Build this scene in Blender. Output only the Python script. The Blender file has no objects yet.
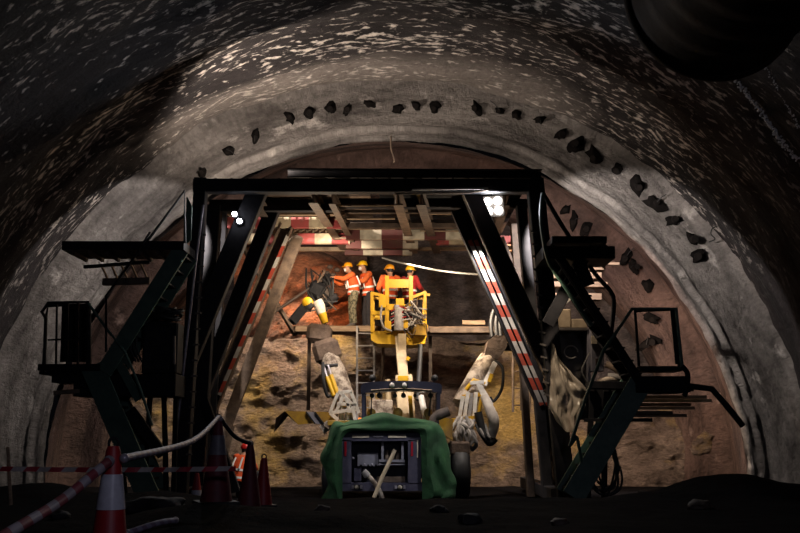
import bpy, bmesh, math, random
from mathutils import Vector, Matrix, noise
random.seed(7)
V = Vector
C = bpy.context.scene.collection
PI = math.pi

# ------------------------------------------------------------------ camera
FPX = 1000.0
PITCH = math.atan(163.5 / FPX)
CAM = V((0, 0, 1.5))
cd = bpy.data.cameras.new('camera'); cam = bpy.data.objects.new('camera', cd); C.objects.link(cam)
cam.location = CAM; cam.rotation_euler = (PI / 2 + PITCH, 0, 0)
cd.sensor_width = 36; cd.lens = 36 * FPX / 800; cd.clip_end = 200
bpy.context.scene.camera = cam
_F = V((0, math.cos(PITCH), math.sin(PITCH))); _U = V((0, -math.sin(PITCH), math.cos(PITCH))); _R = V((1, 0, 0))
def at(px, py, Y):
    """measured photo position -> the point of the place at distance Y"""
    d = _R * (px - 400) + _U * (266.5 - py) + _F * FPX
    return CAM + d * (Y / d.y)
def S(n, Y): return n * Y / FPX

# ------------------------------------------------------------------ mesh builder
class MB:
    def __init__(s): s.bm = bmesh.new(); s.uv = None
    def face(s, vs):
        try: return s.bm.faces.new(vs)
        except ValueError: return None
    def prism(s, p, q, prof, up=V((0, 0, 1)), prof2=None):
        p, q = V(p), V(q); d = (q - p).normalized()
        x = d.cross(up)
        if x.length < 1e-3: x = d.cross(V((0, 1, 0)))
        x.normalize(); y = x.cross(d).normalized()
        a = [s.bm.verts.new(p + x * u + y * v) for u, v in prof]
        b = [s.bm.verts.new(q + x * u + y * v) for u, v in (prof2 or prof)]
        n = len(prof)
        for i in range(n): s.face((a[i], a[(i + 1) % n], b[(i + 1) % n], b[i]))
        s.face(a[::-1]); s.face(b)
        return s
    def beam(s, p, q, w, h, up=V((0, 0, 1)), ch=0.12):
        w, h = w / 2, h / 2; c = min(w, h) * ch
        return s.prism(p, q, [(-w + c, -h), (w - c, -h), (w, -h + c), (w, h - c), (w - c, h), (-w + c, h), (-w, h - c), (-w, -h + c)], up)
    def ibeam(s, p, q, w, h, up=V((0, 0, 1)), t=None):
        t = t or min(w, h) * .14; w, h = w / 2, h / 2
        return s.prism(p, q, [(-w, -h), (w, -h), (w, -h + t), (t / 2, -h + t), (t / 2, h - t), (w, h - t), (w, h), (-w, h), (-w, h - t), (-t / 2, h - t), (-t / 2, -h + t), (-w, -h + t)], up)
    def channel(s, p, q, w, h, up=V((0, 0, 1)), t=None):
        t = t or min(w, h) * .15; w, h = w / 2, h / 2
        return s.prism(p, q, [(-w, -h), (w, -h), (w, h), (w - t, h), (w - t, -h + t), (-w + t, -h + t), (-w + t, h), (-w, h)], up)
    def box(s, c, size, rot=0.0, ch=.06, tilt=None):
        c = V(c); sx, sy, sz = [k / 2 for k in size]
        n0 = len(s.bm.verts)
        b = min(sx, sy, sz) * ch * 2
        p, q = V((0, 0, -sz)), V((0, 0, sz))
        r = bmesh.ops.create_cube(s.bm, size=1.0)
        vs = r['verts']
        M = Matrix.Translation(c) @ Matrix.Rotation(rot, 4, 'Z') @ (tilt or Matrix.Identity(4)) @ Matrix.Diagonal((sx * 2, sy * 2, sz * 2, 1))
        bmesh.ops.transform(s.bm, matrix=M, verts=vs)
        if ch > 0:
            es = list({e for v in vs for e in v.link_edges})
            bmesh.ops.bevel(s.bm, geom=es, offset=b, segments=1, affect='EDGES')
        return s
    def tube(s, pts, r, n=8, closed=False, r2=None):
        pts = [V(p) for p in pts]; m = len(pts); rings = []
        nrm = None
        for i, p in enumerate(pts):
            if closed: d = pts[(i + 1) % m] - pts[i - 1]
            else: d = pts[min(i + 1, m - 1)] - pts[max(i - 1, 0)]
            if d.length < 1e-9: d = V((0, 0, 1))
            d.normalize()
            if nrm is None:
                nrm = d.orthogonal().normalized()
            else:
                nrm = nrm - d * nrm.dot(d)
                if nrm.length < 1e-5: nrm = d.orthogonal()
                nrm.normalize()
            bi = d.cross(nrm)
            rr = r[i] if isinstance(r, (list, tuple)) else (r + (r2 - r) * i / max(1, m - 1) if r2 is not None else r)
            rings.append([s.bm.verts.new(p + nrm * rr * math.cos(2 * PI * k / n) + bi * rr * math.sin(2 * PI * k / n)) for k in range(n)])
        for i in range(m if closed else m - 1):
            a, b = rings[i], rings[(i + 1) % m]
            for k in range(n): s.face((a[k], a[(k + 1) % n], b[(k + 1) % n], b[k]))
        if not closed: s.face(rings[0][::-1]); s.face(rings[-1])
        return s
    def curve(s, pts, r, n=7, sub=6, **k): return s.tube(smooth(pts, sub), r, n, **k)
    def lathe(s, c, prof, axis=V((0, 0, 1)), n=24, wob=0):
        c = V(c); axis = V(axis).normalized(); u = axis.orthogonal().normalized(); w = axis.cross(u); rings = []
        for r, h in prof:
            rings.append([s.bm.verts.new(c + axis * h + (u * math.cos(2 * PI * k / n) + w * math.sin(2 * PI * k / n)) * max(r, 1e-4)) for k in range(n)])
        for a, b in zip(rings, rings[1:]):
            for k in range(n): s.face((a[k], a[(k + 1) % n], b[(k + 1) % n], b[k]))
        s.face(rings[0][::-1]); s.face(rings[-1])
        return s
    def ball(s, c, r, sc=(1, 1, 1), seg=14, rot=None):
        res = bmesh.ops.create_uvsphere(s.bm, u_segments=seg, v_segments=max(6, seg * 2 // 3), radius=r)
        M = Matrix.Translation(V(c)) @ (rot or Matrix.Identity(4)) @ Matrix.Diagonal((*sc, 1))
        bmesh.ops.transform(s.bm, matrix=M, verts=res['verts'])
        return s
    def loft(s, rings, cap=True):
        vs = [[s.bm.verts.new(p) for p in r] for r in rings]; n = len(vs[0])
        for a, b in zip(vs, vs[1:]):
            for k in range(n): s.face((a[k], a[(k + 1) % n], b[(k + 1) % n], b[k]))
        if cap: s.face(vs[0][::-1]); s.face(vs[-1])
        return s
    def sheet(s, rows, thick=0.0):
        """grid of points; with thick a closed slab"""
        vs = [[s.bm.verts.new(V(p)) for p in r] for r in rows]; m = len(rows); n = len(rows[0])
        fs = []
        for i in range(m - 1):
            for k in range(n - 1): fs.append(s.face((vs[i][k], vs[i][k + 1], vs[i + 1][k + 1], vs[i + 1][k])))
        if thick:
            s.bm.normal_update()
            r = bmesh.ops.solidify(s.bm, geom=[f for f in fs if f], thickness=thick)
        return s
    def poly(s, pts, depth):
        """outline extruded by the vector depth"""
        a = [s.bm.verts.new(V(p)) for p in pts]; b = [s.bm.verts.new(V(p) + V(depth)) for p in pts]; n = len(a)
        s.face(a[::-1]); s.face(b)
        for i in range(n): s.face((a[i], a[(i + 1) % n], b[(i + 1) % n], b[i]))
        return s
    def build(s, name, m, parent=None, smooth_=False, label=None, origin=None, recalc=True):
        if recalc: bmesh.ops.recalc_face_normals(s.bm, faces=s.bm.faces)
        o0 = V((0, 0, 0))
        if parent is not None:
            r = parent
            while r.parent is not None: r = r.parent
            o0 = V(r.location)
        elif origin is not None: o0 = V(origin)
        else:
            zs = [v.co for v in s.bm.verts]
            lo = V([min(p[i] for p in zs) for i in range(3)]); hi = V([max(p[i] for p in zs) for i in range(3)])
            o0 = V(((lo.x + hi.x) / 2, (lo.y + hi.y) / 2, lo.z))
        for v in s.bm.verts: v.co -= o0
        me = bpy.data.meshes.new(name); s.bm.to_mesh(me); s.bm.free()
        ms = m if isinstance(m, (list, tuple)) else [m]
        for k in ms: me.materials.append(k)
        if smooth_:
            for p in me.polygons: p.use_smooth = True
            try: me.set_sharp_from_angle(angle=math.radians(50))
            except Exception: pass
        o = bpy.data.objects.new(name, me); C.objects.link(o)
        if parent is not None: o.parent = parent
        else: o.location = o0
        if label: o['label'] = label
        return o

def smooth(pts, sub=6, closed=False):
    pts = [V(p) for p in pts]
    if len(pts) < 3: return pts
    out = []; n = len(pts)
    for i in range(n if closed else n - 1):
        if closed: p0, p1, p2, p3 = pts[i - 1], pts[i], pts[(i + 1) % n], pts[(i + 2) % n]
        else: p0, p1, p2, p3 = pts[max(i - 1, 0)], pts[i], pts[i + 1], pts[min(i + 2, n - 1)]
        for k in range(sub):
            t = k / sub
            out.append(.5 * ((2 * p1) + (p2 - p0) * t + (2 * p0 - 5 * p1 + 4 * p2 - p3) * t * t + (3 * p1 - p0 - 3 * p2 + p3) * t ** 3))
    if not closed: out.append(pts[-1])
    return out

def tag(o, label=None, cat=None, group=None, kind=None):
    if label: o['label'] = label
    if cat: o['category'] = cat
    if group: o['group'] = group
    if kind: o['kind'] = kind
    return o
def thing(name, loc, label, cat, group=None):
    o = bpy.data.objects.new(name, None); C.objects.link(o); o.location = V(loc); o.empty_display_size = .2
    return tag(o, label, cat, group)

# ------------------------------------------------------------------ materials
def nd(nt, t, **k):
    n = nt.nodes.new(t)
    for a, b in k.items(): setattr(n, a, b)
    return n
def mat(name, c1, c2=None, scale=6.0, rough=.6, metal=0.0, bump=0.0, bscale=None, c3=None, lo=.35, hi=.65, detail=6, spec=.5, stretch=None, uv=False, alpha=None, trans=None, coat=0):
    m = bpy.data.materials.new(name); m.use_nodes = True; nt = m.node_tree
    b = nt.nodes['Principled BSDF']; b.inputs['Roughness'].default_value = rough; b.inputs['Metallic'].default_value = metal
    b.inputs['Specular IOR Level'].default_value = spec
    if coat: b.inputs['Coat Weight'].default_value = coat
    if alpha is not None: b.inputs['Alpha'].default_value = alpha
    if trans is not None: b.inputs['Transmission Weight'].default_value = trans
    tc = nd(nt, 'ShaderNodeTexCoord'); mp = nd(nt, 'ShaderNodeMapping')
    nt.links.new(tc.outputs['UV' if uv else 'Object'], mp.inputs[0])
    if stretch: mp.inputs['Scale'].default_value = stretch
    if c2 is None: b.inputs['Base Color'].default_value = (*c1, 1)
    else:
        n = nd(nt, 'ShaderNodeTexNoise'); n.inputs['Scale'].default_value = scale; n.inputs['Detail'].default_value = detail; n.inputs['Roughness'].default_value = .65
        nt.links.new(mp.outputs[0], n.inputs['Vector'])
        r = nd(nt, 'ShaderNodeValToRGB'); e = r.color_ramp.elements
        e[0].position = lo; e[0].color = (*c1, 1); e[1].position = hi; e[1].color = (*c2, 1)
        if c3:
            x = e.new(min(.98, hi + .08)); x.color = (*c3, 1)
        nt.links.new(n.outputs['Fac'], r.inputs[0]); nt.links.new(r.outputs[0], b.inputs['Base Color'])
    if bump:
        n2 = nd(nt, 'ShaderNodeTexNoise'); n2.inputs['Scale'].default_value = bscale or scale * 3; n2.inputs['Detail'].default_value = 8; n2.inputs['Roughness'].default_value = .7
        nt.links.new(mp.outputs[0], n2.inputs['Vector'])
        bp = nd(nt, 'ShaderNodeBump'); bp.inputs['Strength'].default_value = 1.0; bp.inputs['Distance'].default_value = bump
        nt.links.new(n2.outputs['Fac'], bp.inputs['Height']); nt.links.new(bp.outputs[0], b.inputs['Normal'])
    return m
def emit(name, c, s):
    m = bpy.data.materials.new(name); m.use_nodes = True; nt = m.node_tree; b = nt.nodes['Principled BSDF']
    b.inputs['Base Color'].default_value = (*c, 1); b.inputs['Emission Color'].default_value = (*c, 1); b.inputs['Emission Strength'].default_value = s
    return m
def bands(name, cols, period, axis=(1, 0, 0), rough=.5, dirt=.25, spec=.3):
    """painted blocks of colour in turn along an axis of the object"""
    m = bpy.data.materials.new(name); m.use_nodes = True; nt = m.node_tree; b = nt.nodes['Principled BSDF']; b.inputs['Roughness'].default_value = rough
    b.inputs['Specular IOR Level'].default_value = spec
    tc = nd(nt, 'ShaderNodeTexCoord'); dt = nd(nt, 'ShaderNodeVectorMath', operation='DOT_PRODUCT'); dt.inputs[1].default_value = axis
    nt.links.new(tc.outputs['Object'], dt.inputs[0])
    mu = nd(nt, 'ShaderNodeMath', operation='MULTIPLY'); mu.inputs[1].default_value = 1.0 / (period * len(cols)); nt.links.new(dt.outputs['Value'], mu.inputs[0])
    fr = nd(nt, 'ShaderNodeMath', operation='FRACT'); nt.links.new(mu.outputs[0], fr.inputs[0])
    r = nd(nt, 'ShaderNodeValToRGB'); r.color_ramp.interpolation = 'CONSTANT'; e = r.color_ramp.elements
    e[0].position = 0; e[0].color = (*cols[0], 1); e[1].position = 1 / len(cols); e[1].color = (*cols[1], 1)
    for i in range(2, len(cols)):
        x = e.new(i / len(cols)); x.color = (*cols[i], 1)
    nt.links.new(fr.outputs[0], r.inputs[0])
    n = nd(nt, 'ShaderNodeTexNoise'); n.inputs['Scale'].default_value = 5; n.inputs['Detail'].default_value = 8; nt.links.new(tc.outputs['Object'], n.inputs['Vector'])
    mr = nd(nt, 'ShaderNodeMapRange'); mr.inputs[1].default_value = .45; mr.inputs[2].default_value = .7; mr.inputs[4].default_value = dirt * 2; nt.links.new(n.outputs['Fac'], mr.inputs[0])
    mx = nd(nt, 'ShaderNodeMix', data_type='RGBA'); mx.inputs['B'].default_value = (.10, .07, .05, 1)
    nt.links.new(mr.outputs[0], mx.inputs['Factor']); nt.links.new(r.outputs[0], mx.inputs['A']); nt.links.new(mx.outputs['Result'], b.inputs['Base Color'])
    return m

M = {}
M['steel'] = mat('dark painted steel', (.010, .010, .013), (.024, .022, .025), 5, .7, .0, .004, 40, spec=.25)
M['steel2'] = mat('black steel', (.006, .006, .008), (.014, .013, .015), 7, .7, .0, spec=.2)
M['rust'] = mat('rusty steel', (.065, .042, .030), (.16, .11, .075), 6, .7, .0, .006, 30)
M['rustd'] = mat('dark rusty steel', (.030, .019, .014), (.075, .05, .037), 6, .7, .0, .006, 30)
M['green'] = mat('dark green paint', (.035, .085, .065), (.085, .14, .105), 4, .5, .0)
M['tan'] = mat('tan painted steel', (.15, .10, .065), (.30, .215, .14), 5, .6, bump=.004)
M['wood'] = mat('weathered timber', (.20, .13, .08), (.36, .25, .16), 3, .8, bump=.006, stretch=(1, 6, 8))
M['woodd'] = mat('dirty timber', (.09, .055, .035), (.19, .125, .085), 3, .8, bump=.006, stretch=(1, 6, 8))
M['board'] = mat('pale board', (.24, .18, .12), (.40, .31, .21), 4, .8)
M['hoard'] = bands('red and cream painted beam', [(.50, .42, .30), (.30, .05, .055), (.46, .38, .27), (.36, .07, .07)], .42)
M['hoard2'] = bands('maroon and cream painted beam', [(.10, .03, .03), (.52, .47, .38)], .52)
M['tape'] = bands('red and white reflective strip', [(.46, .43, .40), (.40, .06, .035)], .26, (0, 0, 1), dirt=.2)
M['cone_red'] = mat('red plastic', (.36, .012, .016), (.26, .008, .014), 8, .5)
M['cone_dark'] = mat('grimy red plastic', (.15, .012, .022), (.08, .008, .014), 6, .6)
M['cone_white'] = mat('white reflective sleeve', (.62, .60, .66), (.42, .40, .46), 12, .35)
M['cone_grey'] = mat('grimy reflective sleeve', (.20, .19, .22), (.11, .10, .12), 8, .5)
M['bar_silver'] = mat('silver pole', (.42, .38, .42), (.28, .25, .28), 10, .35, .3)
M['black'] = mat('black rubber', (.008, .008, .009), (.016, .015, .016), 8, .6)
M['navy'] = mat('dusty navy paint', (.045, .042, .075), (.085, .075, .105), 6, .55, bump=.002)
M['navyd'] = mat('dark navy recess', (.018, .017, .032), (.03, .028, .045), 6, .6)
M['canopy'] = mat('dark blue canopy paint', (.014, .016, .034), (.03, .03, .05), 4, .4)
M['tarp'] = mat('green canvas', (.004, .030, .006), (.010, .060, .014), 3, .85, bump=.02, bscale=9, c3=(.022, .085, .022))
M['yellow'] = mat('yellow paint', (.62, .36, .008), (.50, .27, .012), 5, .45, bump=.002)
M['yellowd'] = mat('dirty yellow paint', (.46, .26, .02), (.24, .13, .03), 4, .55)
M['cream'] = mat('dusty cream paint', (.55, .42, .25), (.36, .26, .15), 5, .6, bump=.003)
M['white'] = mat('dirty white paint', (.84, .80, .75), (.55, .49, .42), 8, .5, lo=.25, hi=.75)
M['dust'] = mat('dust caked steel', (.11, .075, .055), (.46, .38, .30), 5, .8, bump=.02, lo=.40, hi=.58)
M['brown'] = mat('mud caked brown steel', (.06, .036, .025), (.15, .10, .07), 4, .8, bump=.03)
M['hose'] = mat('grey hose', (.20, .18, .17), (.34, .31, .29), 12, .6)
M['hosew'] = mat('pale wrapped hose', (.52, .47, .42), (.30, .26, .23), 14, .7)
M['orange'] = mat('orange vest cloth', (.85, .11, .02), (.70, .08, .015), 12, .8)
M['sleeve'] = mat('orange work jacket', (.72, .15, .03), (.50, .09, .02), 12, .85)
M['refl'] = mat('silver reflective tape', (.82, .80, .76), None, rough=.4)
M['camo'] = mat('camouflage cloth', (.06, .055, .035), (.22, .19, .12), 16, .9, lo=.44, hi=.54, detail=3)
M['trouser'] = mat('dark trousers', (.022, .020, .024), (.04, .035, .04), 14, .9)
M['skin'] = mat('skin', (.42, .22, .14), (.36, .18, .11), 20, .6)
M['hair'] = mat('dark hair', (.012, .01, .01), rough=.6)
M['mask'] = mat('white face mask', (.68, .66, .66), rough=.8)
M['helmet'] = mat('yellow helmet plastic', (.80, .46, .01), rough=.35)
M['helmet_o'] = mat('orange helmet plastic', (.80, .32, .01), rough=.35)
M['helmet_r'] = mat('red helmet plastic', (.55, .02, .015), rough=.35)
M['redcloth'] = mat('red work cloth', (.42, .02, .02), (.25, .01, .012), 14, .9)
M['boot'] = mat('dirty boots', (.05, .04, .035), (.12, .10, .09), 20, .8)
M['grey'] = mat('grey cabinet paint', (.075, .065, .06), (.12, .105, .095), 4, .5)
M['lens'] = mat('headlamp lens', (.45, .42, .40), rough=.15)
M['panelg'] = mat('grey control panel', (.22, .21, .25), (.30, .28, .31), 6, .5)
M['redrefl'] = mat('red reflector', (.35, .01, .02), rough=.3)
M['whiterefl'] = mat('cream reflector strip', (.72, .62, .45), (.6, .5, .38), 14, .5)
M['rod'] = mat('pale timber pole', (.50, .40, .27), (.36, .27, .17), 6, .8)
M['cloth'] = mat('pale cloth wrapping', (.62, .56, .50), (.42, .36, .32), 5, .9, bump=.01)
M['duct'] = mat('dark maroon duct fabric', (.075, .034, .025), (.10, .048, .034), 2, .7, bump=.006, bscale=5)
M['mortar'] = mat('dark mortar', (.0035, .003, .003), (.009, .0075, .007), 12, 1.0, bump=.01, spec=.05)
M['sooty'] = mat('soot black steel', (.004, .0035, .0035), (.012, .009, .008), 9, .9, spec=.1)
M['wirew'] = mat('pale cable', (.36, .34, .31), rough=.5)
M['ledlamp'] = emit('lit floodlight lens', (1.0, .97, .92), 9)
M['bulb'] = emit('lit bulb', (.92, .93, 1.0), 22)
M['amber'] = emit('amber beacon', (1.0, .22, .02), .8)
def plastic():
    m = bpy.data.materials.new('clear plastic sheeting'); m.use_nodes = True; nt = m.node_tree; b = nt.nodes['Principled BSDF']
    b.inputs['Base Color'].default_value = (.50, .43, .35, 1); b.inputs['Roughness'].default_value = .3
    tr = nd(nt, 'ShaderNodeBsdfTransparent'); mx = nd(nt, 'ShaderNodeMixShader'); out = nt.nodes['Material Output']
    n = nd(nt, 'ShaderNodeTexNoise'); n.inputs['Scale'].default_value = 3.5; n.inputs['Detail'].default_value = 6
    tc = nd(nt, 'ShaderNodeTexCoord'); nt.links.new(tc.outputs['Object'], n.inputs['Vector'])
    mr = nd(nt, 'ShaderNodeMapRange'); mr.inputs[1].default_value = .35; mr.inputs[2].default_value = .7; mr.inputs[3].default_value = .55; mr.inputs[4].default_value = .98
    nt.links.new(n.outputs['Fac'], mr.inputs[0]); nt.links.new(mr.outputs[0], mx.inputs[0])
    nt.links.new(tr.outputs[0], mx.inputs[1]); nt.links.new(b.outputs[0], mx.inputs[2]); nt.links.new(mx.outputs[0], out.inputs[0])
    return m
M['plastic'] = plastic()

def shotcrete(name, base, dark, fleck, amount, fscale=3.2, bump=.05, crown=None):
    """sprayed concrete: mottled base, streaks that follow the arch, pale flecks"""
    m = bpy.data.materials.new(name); m.use_nodes = True; nt = m.node_tree; b = nt.nodes['Principled BSDF']
    b.inputs['Roughness'].default_value = .75; b.inputs['Specular IOR Level'].default_value = .3
    tc = nd(nt, 'ShaderNodeTexCoord'); L = nt.links.new
    def noi(scale, st, det=8, ro=.65):
        mp = nd(nt, 'ShaderNodeMapping'); mp.inputs['Scale'].default_value = st; L(tc.outputs['UV'], mp.inputs[0])
        n = nd(nt, 'ShaderNodeTexNoise'); n.inputs['Scale'].default_value = scale; n.inputs['Detail'].default_value = det; n.inputs['Roughness'].default_value = ro
        L(mp.outputs[0], n.inputs['Vector']); return n.outputs['Fac']
    a = noi(.9, (.35, 1.3, 1)); r = nd(nt, 'ShaderNodeValToRGB'); e = r.color_ramp.elements
    e[0].position = .38; e[0].color = (*dark, 1); e[1].position = .60; e[1].color = (*base, 1); L(a, r.inputs[0])
    col = r.outputs[0]
    if crown:  # painted light: base colour turns pale at the crown near the ring
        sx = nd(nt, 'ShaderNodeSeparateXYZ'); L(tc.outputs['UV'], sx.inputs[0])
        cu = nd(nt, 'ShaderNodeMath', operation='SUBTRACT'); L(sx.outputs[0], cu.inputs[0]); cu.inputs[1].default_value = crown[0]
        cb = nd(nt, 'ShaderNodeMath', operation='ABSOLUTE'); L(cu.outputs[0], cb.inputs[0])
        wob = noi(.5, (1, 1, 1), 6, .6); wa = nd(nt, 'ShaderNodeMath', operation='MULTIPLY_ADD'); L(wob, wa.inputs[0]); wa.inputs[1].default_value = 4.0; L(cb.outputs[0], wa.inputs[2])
        crown_lit = nd(nt, 'ShaderNodeMapRange'); crown_lit.inputs[1].default_value = crown[1] + 3.2; crown_lit.inputs[2].default_value = crown[1] + 1.2; L(wa.outputs[0], crown_lit.inputs[0])
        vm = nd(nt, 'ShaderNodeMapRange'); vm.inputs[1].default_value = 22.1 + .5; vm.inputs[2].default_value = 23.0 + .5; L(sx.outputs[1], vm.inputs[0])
        pm = nd(nt, 'ShaderNodeMath', operation='MULTIPLY'); L(crown_lit.outputs[0], pm.inputs[0]); L(vm.outputs[0], pm.inputs[1])
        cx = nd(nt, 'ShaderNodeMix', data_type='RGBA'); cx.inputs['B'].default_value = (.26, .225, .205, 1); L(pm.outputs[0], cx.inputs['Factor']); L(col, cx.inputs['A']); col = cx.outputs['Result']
    f0 = noi(fscale, (.45, 1.0, 1), 7, .6); big = noi(.35, (.6, 1.2, 1), 4, .6)
    fm = nd(nt, 'ShaderNodeMath', operation='MULTIPLY_ADD'); L(big, fm.inputs[0]); fm.inputs[1].default_value = .45; L(f0, fm.inputs[2]); f = fm.outputs[0]
    mr = nd(nt, 'ShaderNodeMapRange'); mr.inputs[1].default_value = 1.24 - amount; mr.inputs[2].default_value = 1.24 - amount + .09; L(f, mr.inputs[0]); fl_out = mr.outputs[0]
    mx = nd(nt, 'ShaderNodeMix', data_type='RGBA'); mx.inputs['B'].default_value = (*fleck, 1); 
    if crown:  # painted shade: flecks fade out of the colour towards the sides
        fleck_lit = nd(nt, 'ShaderNodeMapRange'); fleck_lit.inputs[1].default_value = 13.0; fleck_lit.inputs[2].default_value = 8.0; L(wa.outputs[0], fleck_lit.inputs[0])
        wp_ = nd(nt, 'ShaderNodeMath', operation='MULTIPLY'); L(fl_out, wp_.inputs[0]); L(fleck_lit.outputs[0], wp_.inputs[1]); fl_out = wp_.outputs[0]
    L(fl_out, mx.inputs['Factor']); L(col, mx.inputs['A']); col = mx.outputs['Result']
    g = noi(7, (1, 1, 1), 10, .75); mr2 = nd(nt, 'ShaderNodeMapRange'); mr2.inputs[1].default_value = .3; mr2.inputs[2].default_value = .7; mr2.inputs[3].default_value = .58; mr2.inputs[4].default_value = 1.3; L(g, mr2.inputs[0])
    mu = nd(nt, 'ShaderNodeMix', data_type='RGBA', blend_type='MULTIPLY'); mu.inputs['Factor'].default_value = 1; L(col, mu.inputs['A']); L(mr2.outputs[0], mu.inputs['B'])
    L(mu.outputs['Result'], b.inputs['Base Color'])
    h = noi(2.2, (.6, 1.6, 1), 10, .7); ad = nd(nt, 'ShaderNodeMath', operation='ADD'); L(h, ad.inputs[0]); L(g, ad.inputs[1])
    bp = nd(nt, 'ShaderNodeBump'); bp.inputs['Distance'].default_value = bump; L(ad.outputs[0], bp.inputs['Height']); L(bp.outputs[0], b.inputs['Normal'])
    return m
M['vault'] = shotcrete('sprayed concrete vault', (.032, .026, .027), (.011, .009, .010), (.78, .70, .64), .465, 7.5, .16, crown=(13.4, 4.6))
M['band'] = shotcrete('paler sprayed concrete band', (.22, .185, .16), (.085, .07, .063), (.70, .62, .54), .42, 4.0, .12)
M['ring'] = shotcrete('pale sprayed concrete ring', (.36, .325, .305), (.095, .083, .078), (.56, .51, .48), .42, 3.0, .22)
M['inner'] = shotcrete('reddish sprayed concrete', (.20, .125, .105), (.055, .034, .029), (.40, .28, .24), .38, 2.6, .22)

def rock(name, c_lo, c_hi, c_och, och=.55, bump=.26):
    m = bpy.data.materials.new(name); m.use_nodes = True; nt = m.node_tree; b = nt.nodes['Principled BSDF']; L = nt.links.new
    b.inputs['Roughness'].default_value = .85; b.inputs['Specular IOR Level'].default_value = .25
    tc = nd(nt, 'ShaderNodeTexCoord')
    def noi(scale, st=(1, 1, 1), det=10, ro=.65):
        mp = nd(nt, 'ShaderNodeMapping'); mp.inputs['Scale'].default_value = st; mp.inputs['Rotation'].default_value = (0, .6, 0); L(tc.outputs['Object'], mp.inputs[0])
        n = nd(nt, 'ShaderNodeTexNoise'); n.inputs['Scale'].default_value = scale; n.inputs['Detail'].default_value = det; n.inputs['Roughness'].default_value = ro; L(mp.outputs[0], n.inputs['Vector']); return n.outputs['Fac']
    a = noi(1.6, (1, 1, 1.8)); r = nd(nt, 'ShaderNodeValToRGB'); e = r.color_ramp.elements
    e[0].position = .32; e[0].color = (*c_lo, 1); e[1].position = .68; e[1].color = (*c_hi, 1); L(a, r.inputs[0])
    o = noi(.42, (1, 1, 1.3), 5); mr = nd(nt, 'ShaderNodeMapRange'); mr.inputs[1].default_value = och; mr.inputs[2].default_value = och + .14; mr.inputs[4].default_value = .85; L(o, mr.inputs[0])
    mx = nd(nt, 'ShaderNodeMix', data_type='RGBA'); mx.inputs['B'].default_value = (*c_och, 1); L(mr.outputs[0], mx.inputs['Factor']); L(r.outputs[0], mx.inputs['A'])
    g = noi(9, (1, 1, 2.2), 10, .75); m2 = nd(nt, 'ShaderNodeMapRange'); m2.inputs[1].default_value = .3; m2.inputs[2].default_value = .7; m2.inputs[3].default_value = .38; m2.inputs[4].default_value = 1.4; L(g, m2.inputs[0])
    mu = nd(nt, 'ShaderNodeMix', data_type='RGBA', blend_type='MULTIPLY'); mu.inputs['Factor'].default_value = 1; L(mx.outputs['Result'], mu.inputs['A']); L(m2.outputs[0], mu.inputs['B'])
    L(mu.outputs['Result'], b.inputs['Base Color'])
    ad = nd(nt, 'ShaderNodeMath', operation='ADD'); L(a, ad.inputs[0]); L(g, ad.inputs[1])
    bp = nd(nt, 'ShaderNodeBump'); bp.inputs['Distance'].default_value = bump; L(ad.outputs[0], bp.inputs['Height']); L(bp.outputs[0], b.inputs['Normal'])
    return m
M['rock'] = rock('brown and ochre rock', (.12, .085, .07), (.36, .27, .22), (.54, .36, .11), .50)
M['rock_up'] = rock('dark excavated rock', (.06, .048, .048), (.19, .15, .14), (.26, .12, .06), .60)
M['rock_red'] = rock('orange streaked rock', (.10, .06, .05), (.36, .21, .15), (.55, .17, .06), .47)
M['mud'] = mat('black mud', (.0026, .0025, .0033), (.0062, .0058, .0072), 3, .95, bump=.07, bscale=5, spec=.04)

# ------------------------------------------------------------------ setting: tunnel shell
AX, AZ = -0.1, 0.3
def arc(phi, R, Y): return V((AX - R * math.cos(phi), Y, AZ + R * math.sin(phi)))
A0, A1 = math.radians(-14), math.radians(194)
def shell(name, ys, rs, m, nA=260, amp=.08, thick=.0, kind='structure', seed=0):
    bm = bmesh.new(); uvl = bm.loops.layers.uv.new('UVMap'); rows = []; uvs = {}
    for j, (Y, R) in enumerate(zip(ys, rs)):
        row = []
        for i in range(nA + 1):
            ph = A0 + (A1 - A0) * i / nA; u = ph * 9.0
            d = noise.fractal(V((u * .55, Y * 1.3, seed)), .9, 2.0, 5) * amp + noise.noise(V((u * .18, Y * .35, seed + 9))) * amp * 1.3
            v = bm.verts.new(arc(ph, R + d, Y + noise.noise(V((u * .5, Y, seed + 4))) * amp * .5)); uvs[v] = (u, Y + (R - 9) * .9); row.append(v)
        rows.append(row)
    for a, b in zip(rows, rows[1:]):
        for i in range(nA):
            f = bm.faces.new((a[i], a[i + 1], b[i + 1], b[i]))
            for l in f.loops: l[uvl].uv = uvs[l.vert]
            f.smooth = True
    me = bpy.data.meshes.new(name); bm.to_mesh(me); bm.free(); me.materials.append(m)
    o = bpy.data.objects.new(name, me); C.objects.link(o); o['kind'] = kind
    return o
def lerp(a, b, t): return a + (b - a) * t
def ramp(pts, n):
    """pts (Y,R) polyline sampled; n samples per leg"""
    ys, rs = [], []
    for (y0, r0), (y1, r1) in zip(pts, pts[1:]):
        k = max(2, int(n * max(abs(y1 - y0), abs(r1 - r0))))
        for i in range(k): ys.append(lerp(y0, y1, i / k)); rs.append(lerp(r0, r1, i / k))
    ys.append(pts[-1][0]); rs.append(pts[-1][1]); return ys, rs
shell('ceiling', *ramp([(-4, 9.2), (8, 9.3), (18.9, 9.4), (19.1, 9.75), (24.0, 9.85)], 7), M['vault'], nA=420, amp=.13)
shell('trim_1', *ramp([(23.8, 10.3), (24.04, 9.8), (24.12, 9.4), (24.12, 8.8), (23.99, 8.66), (24.06, 8.54), (23.9, 8.35), (24.1, 8.3), (24.35, 8.5)], 9), M['ring'], nA=320, amp=.09, seed=3)
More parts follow.
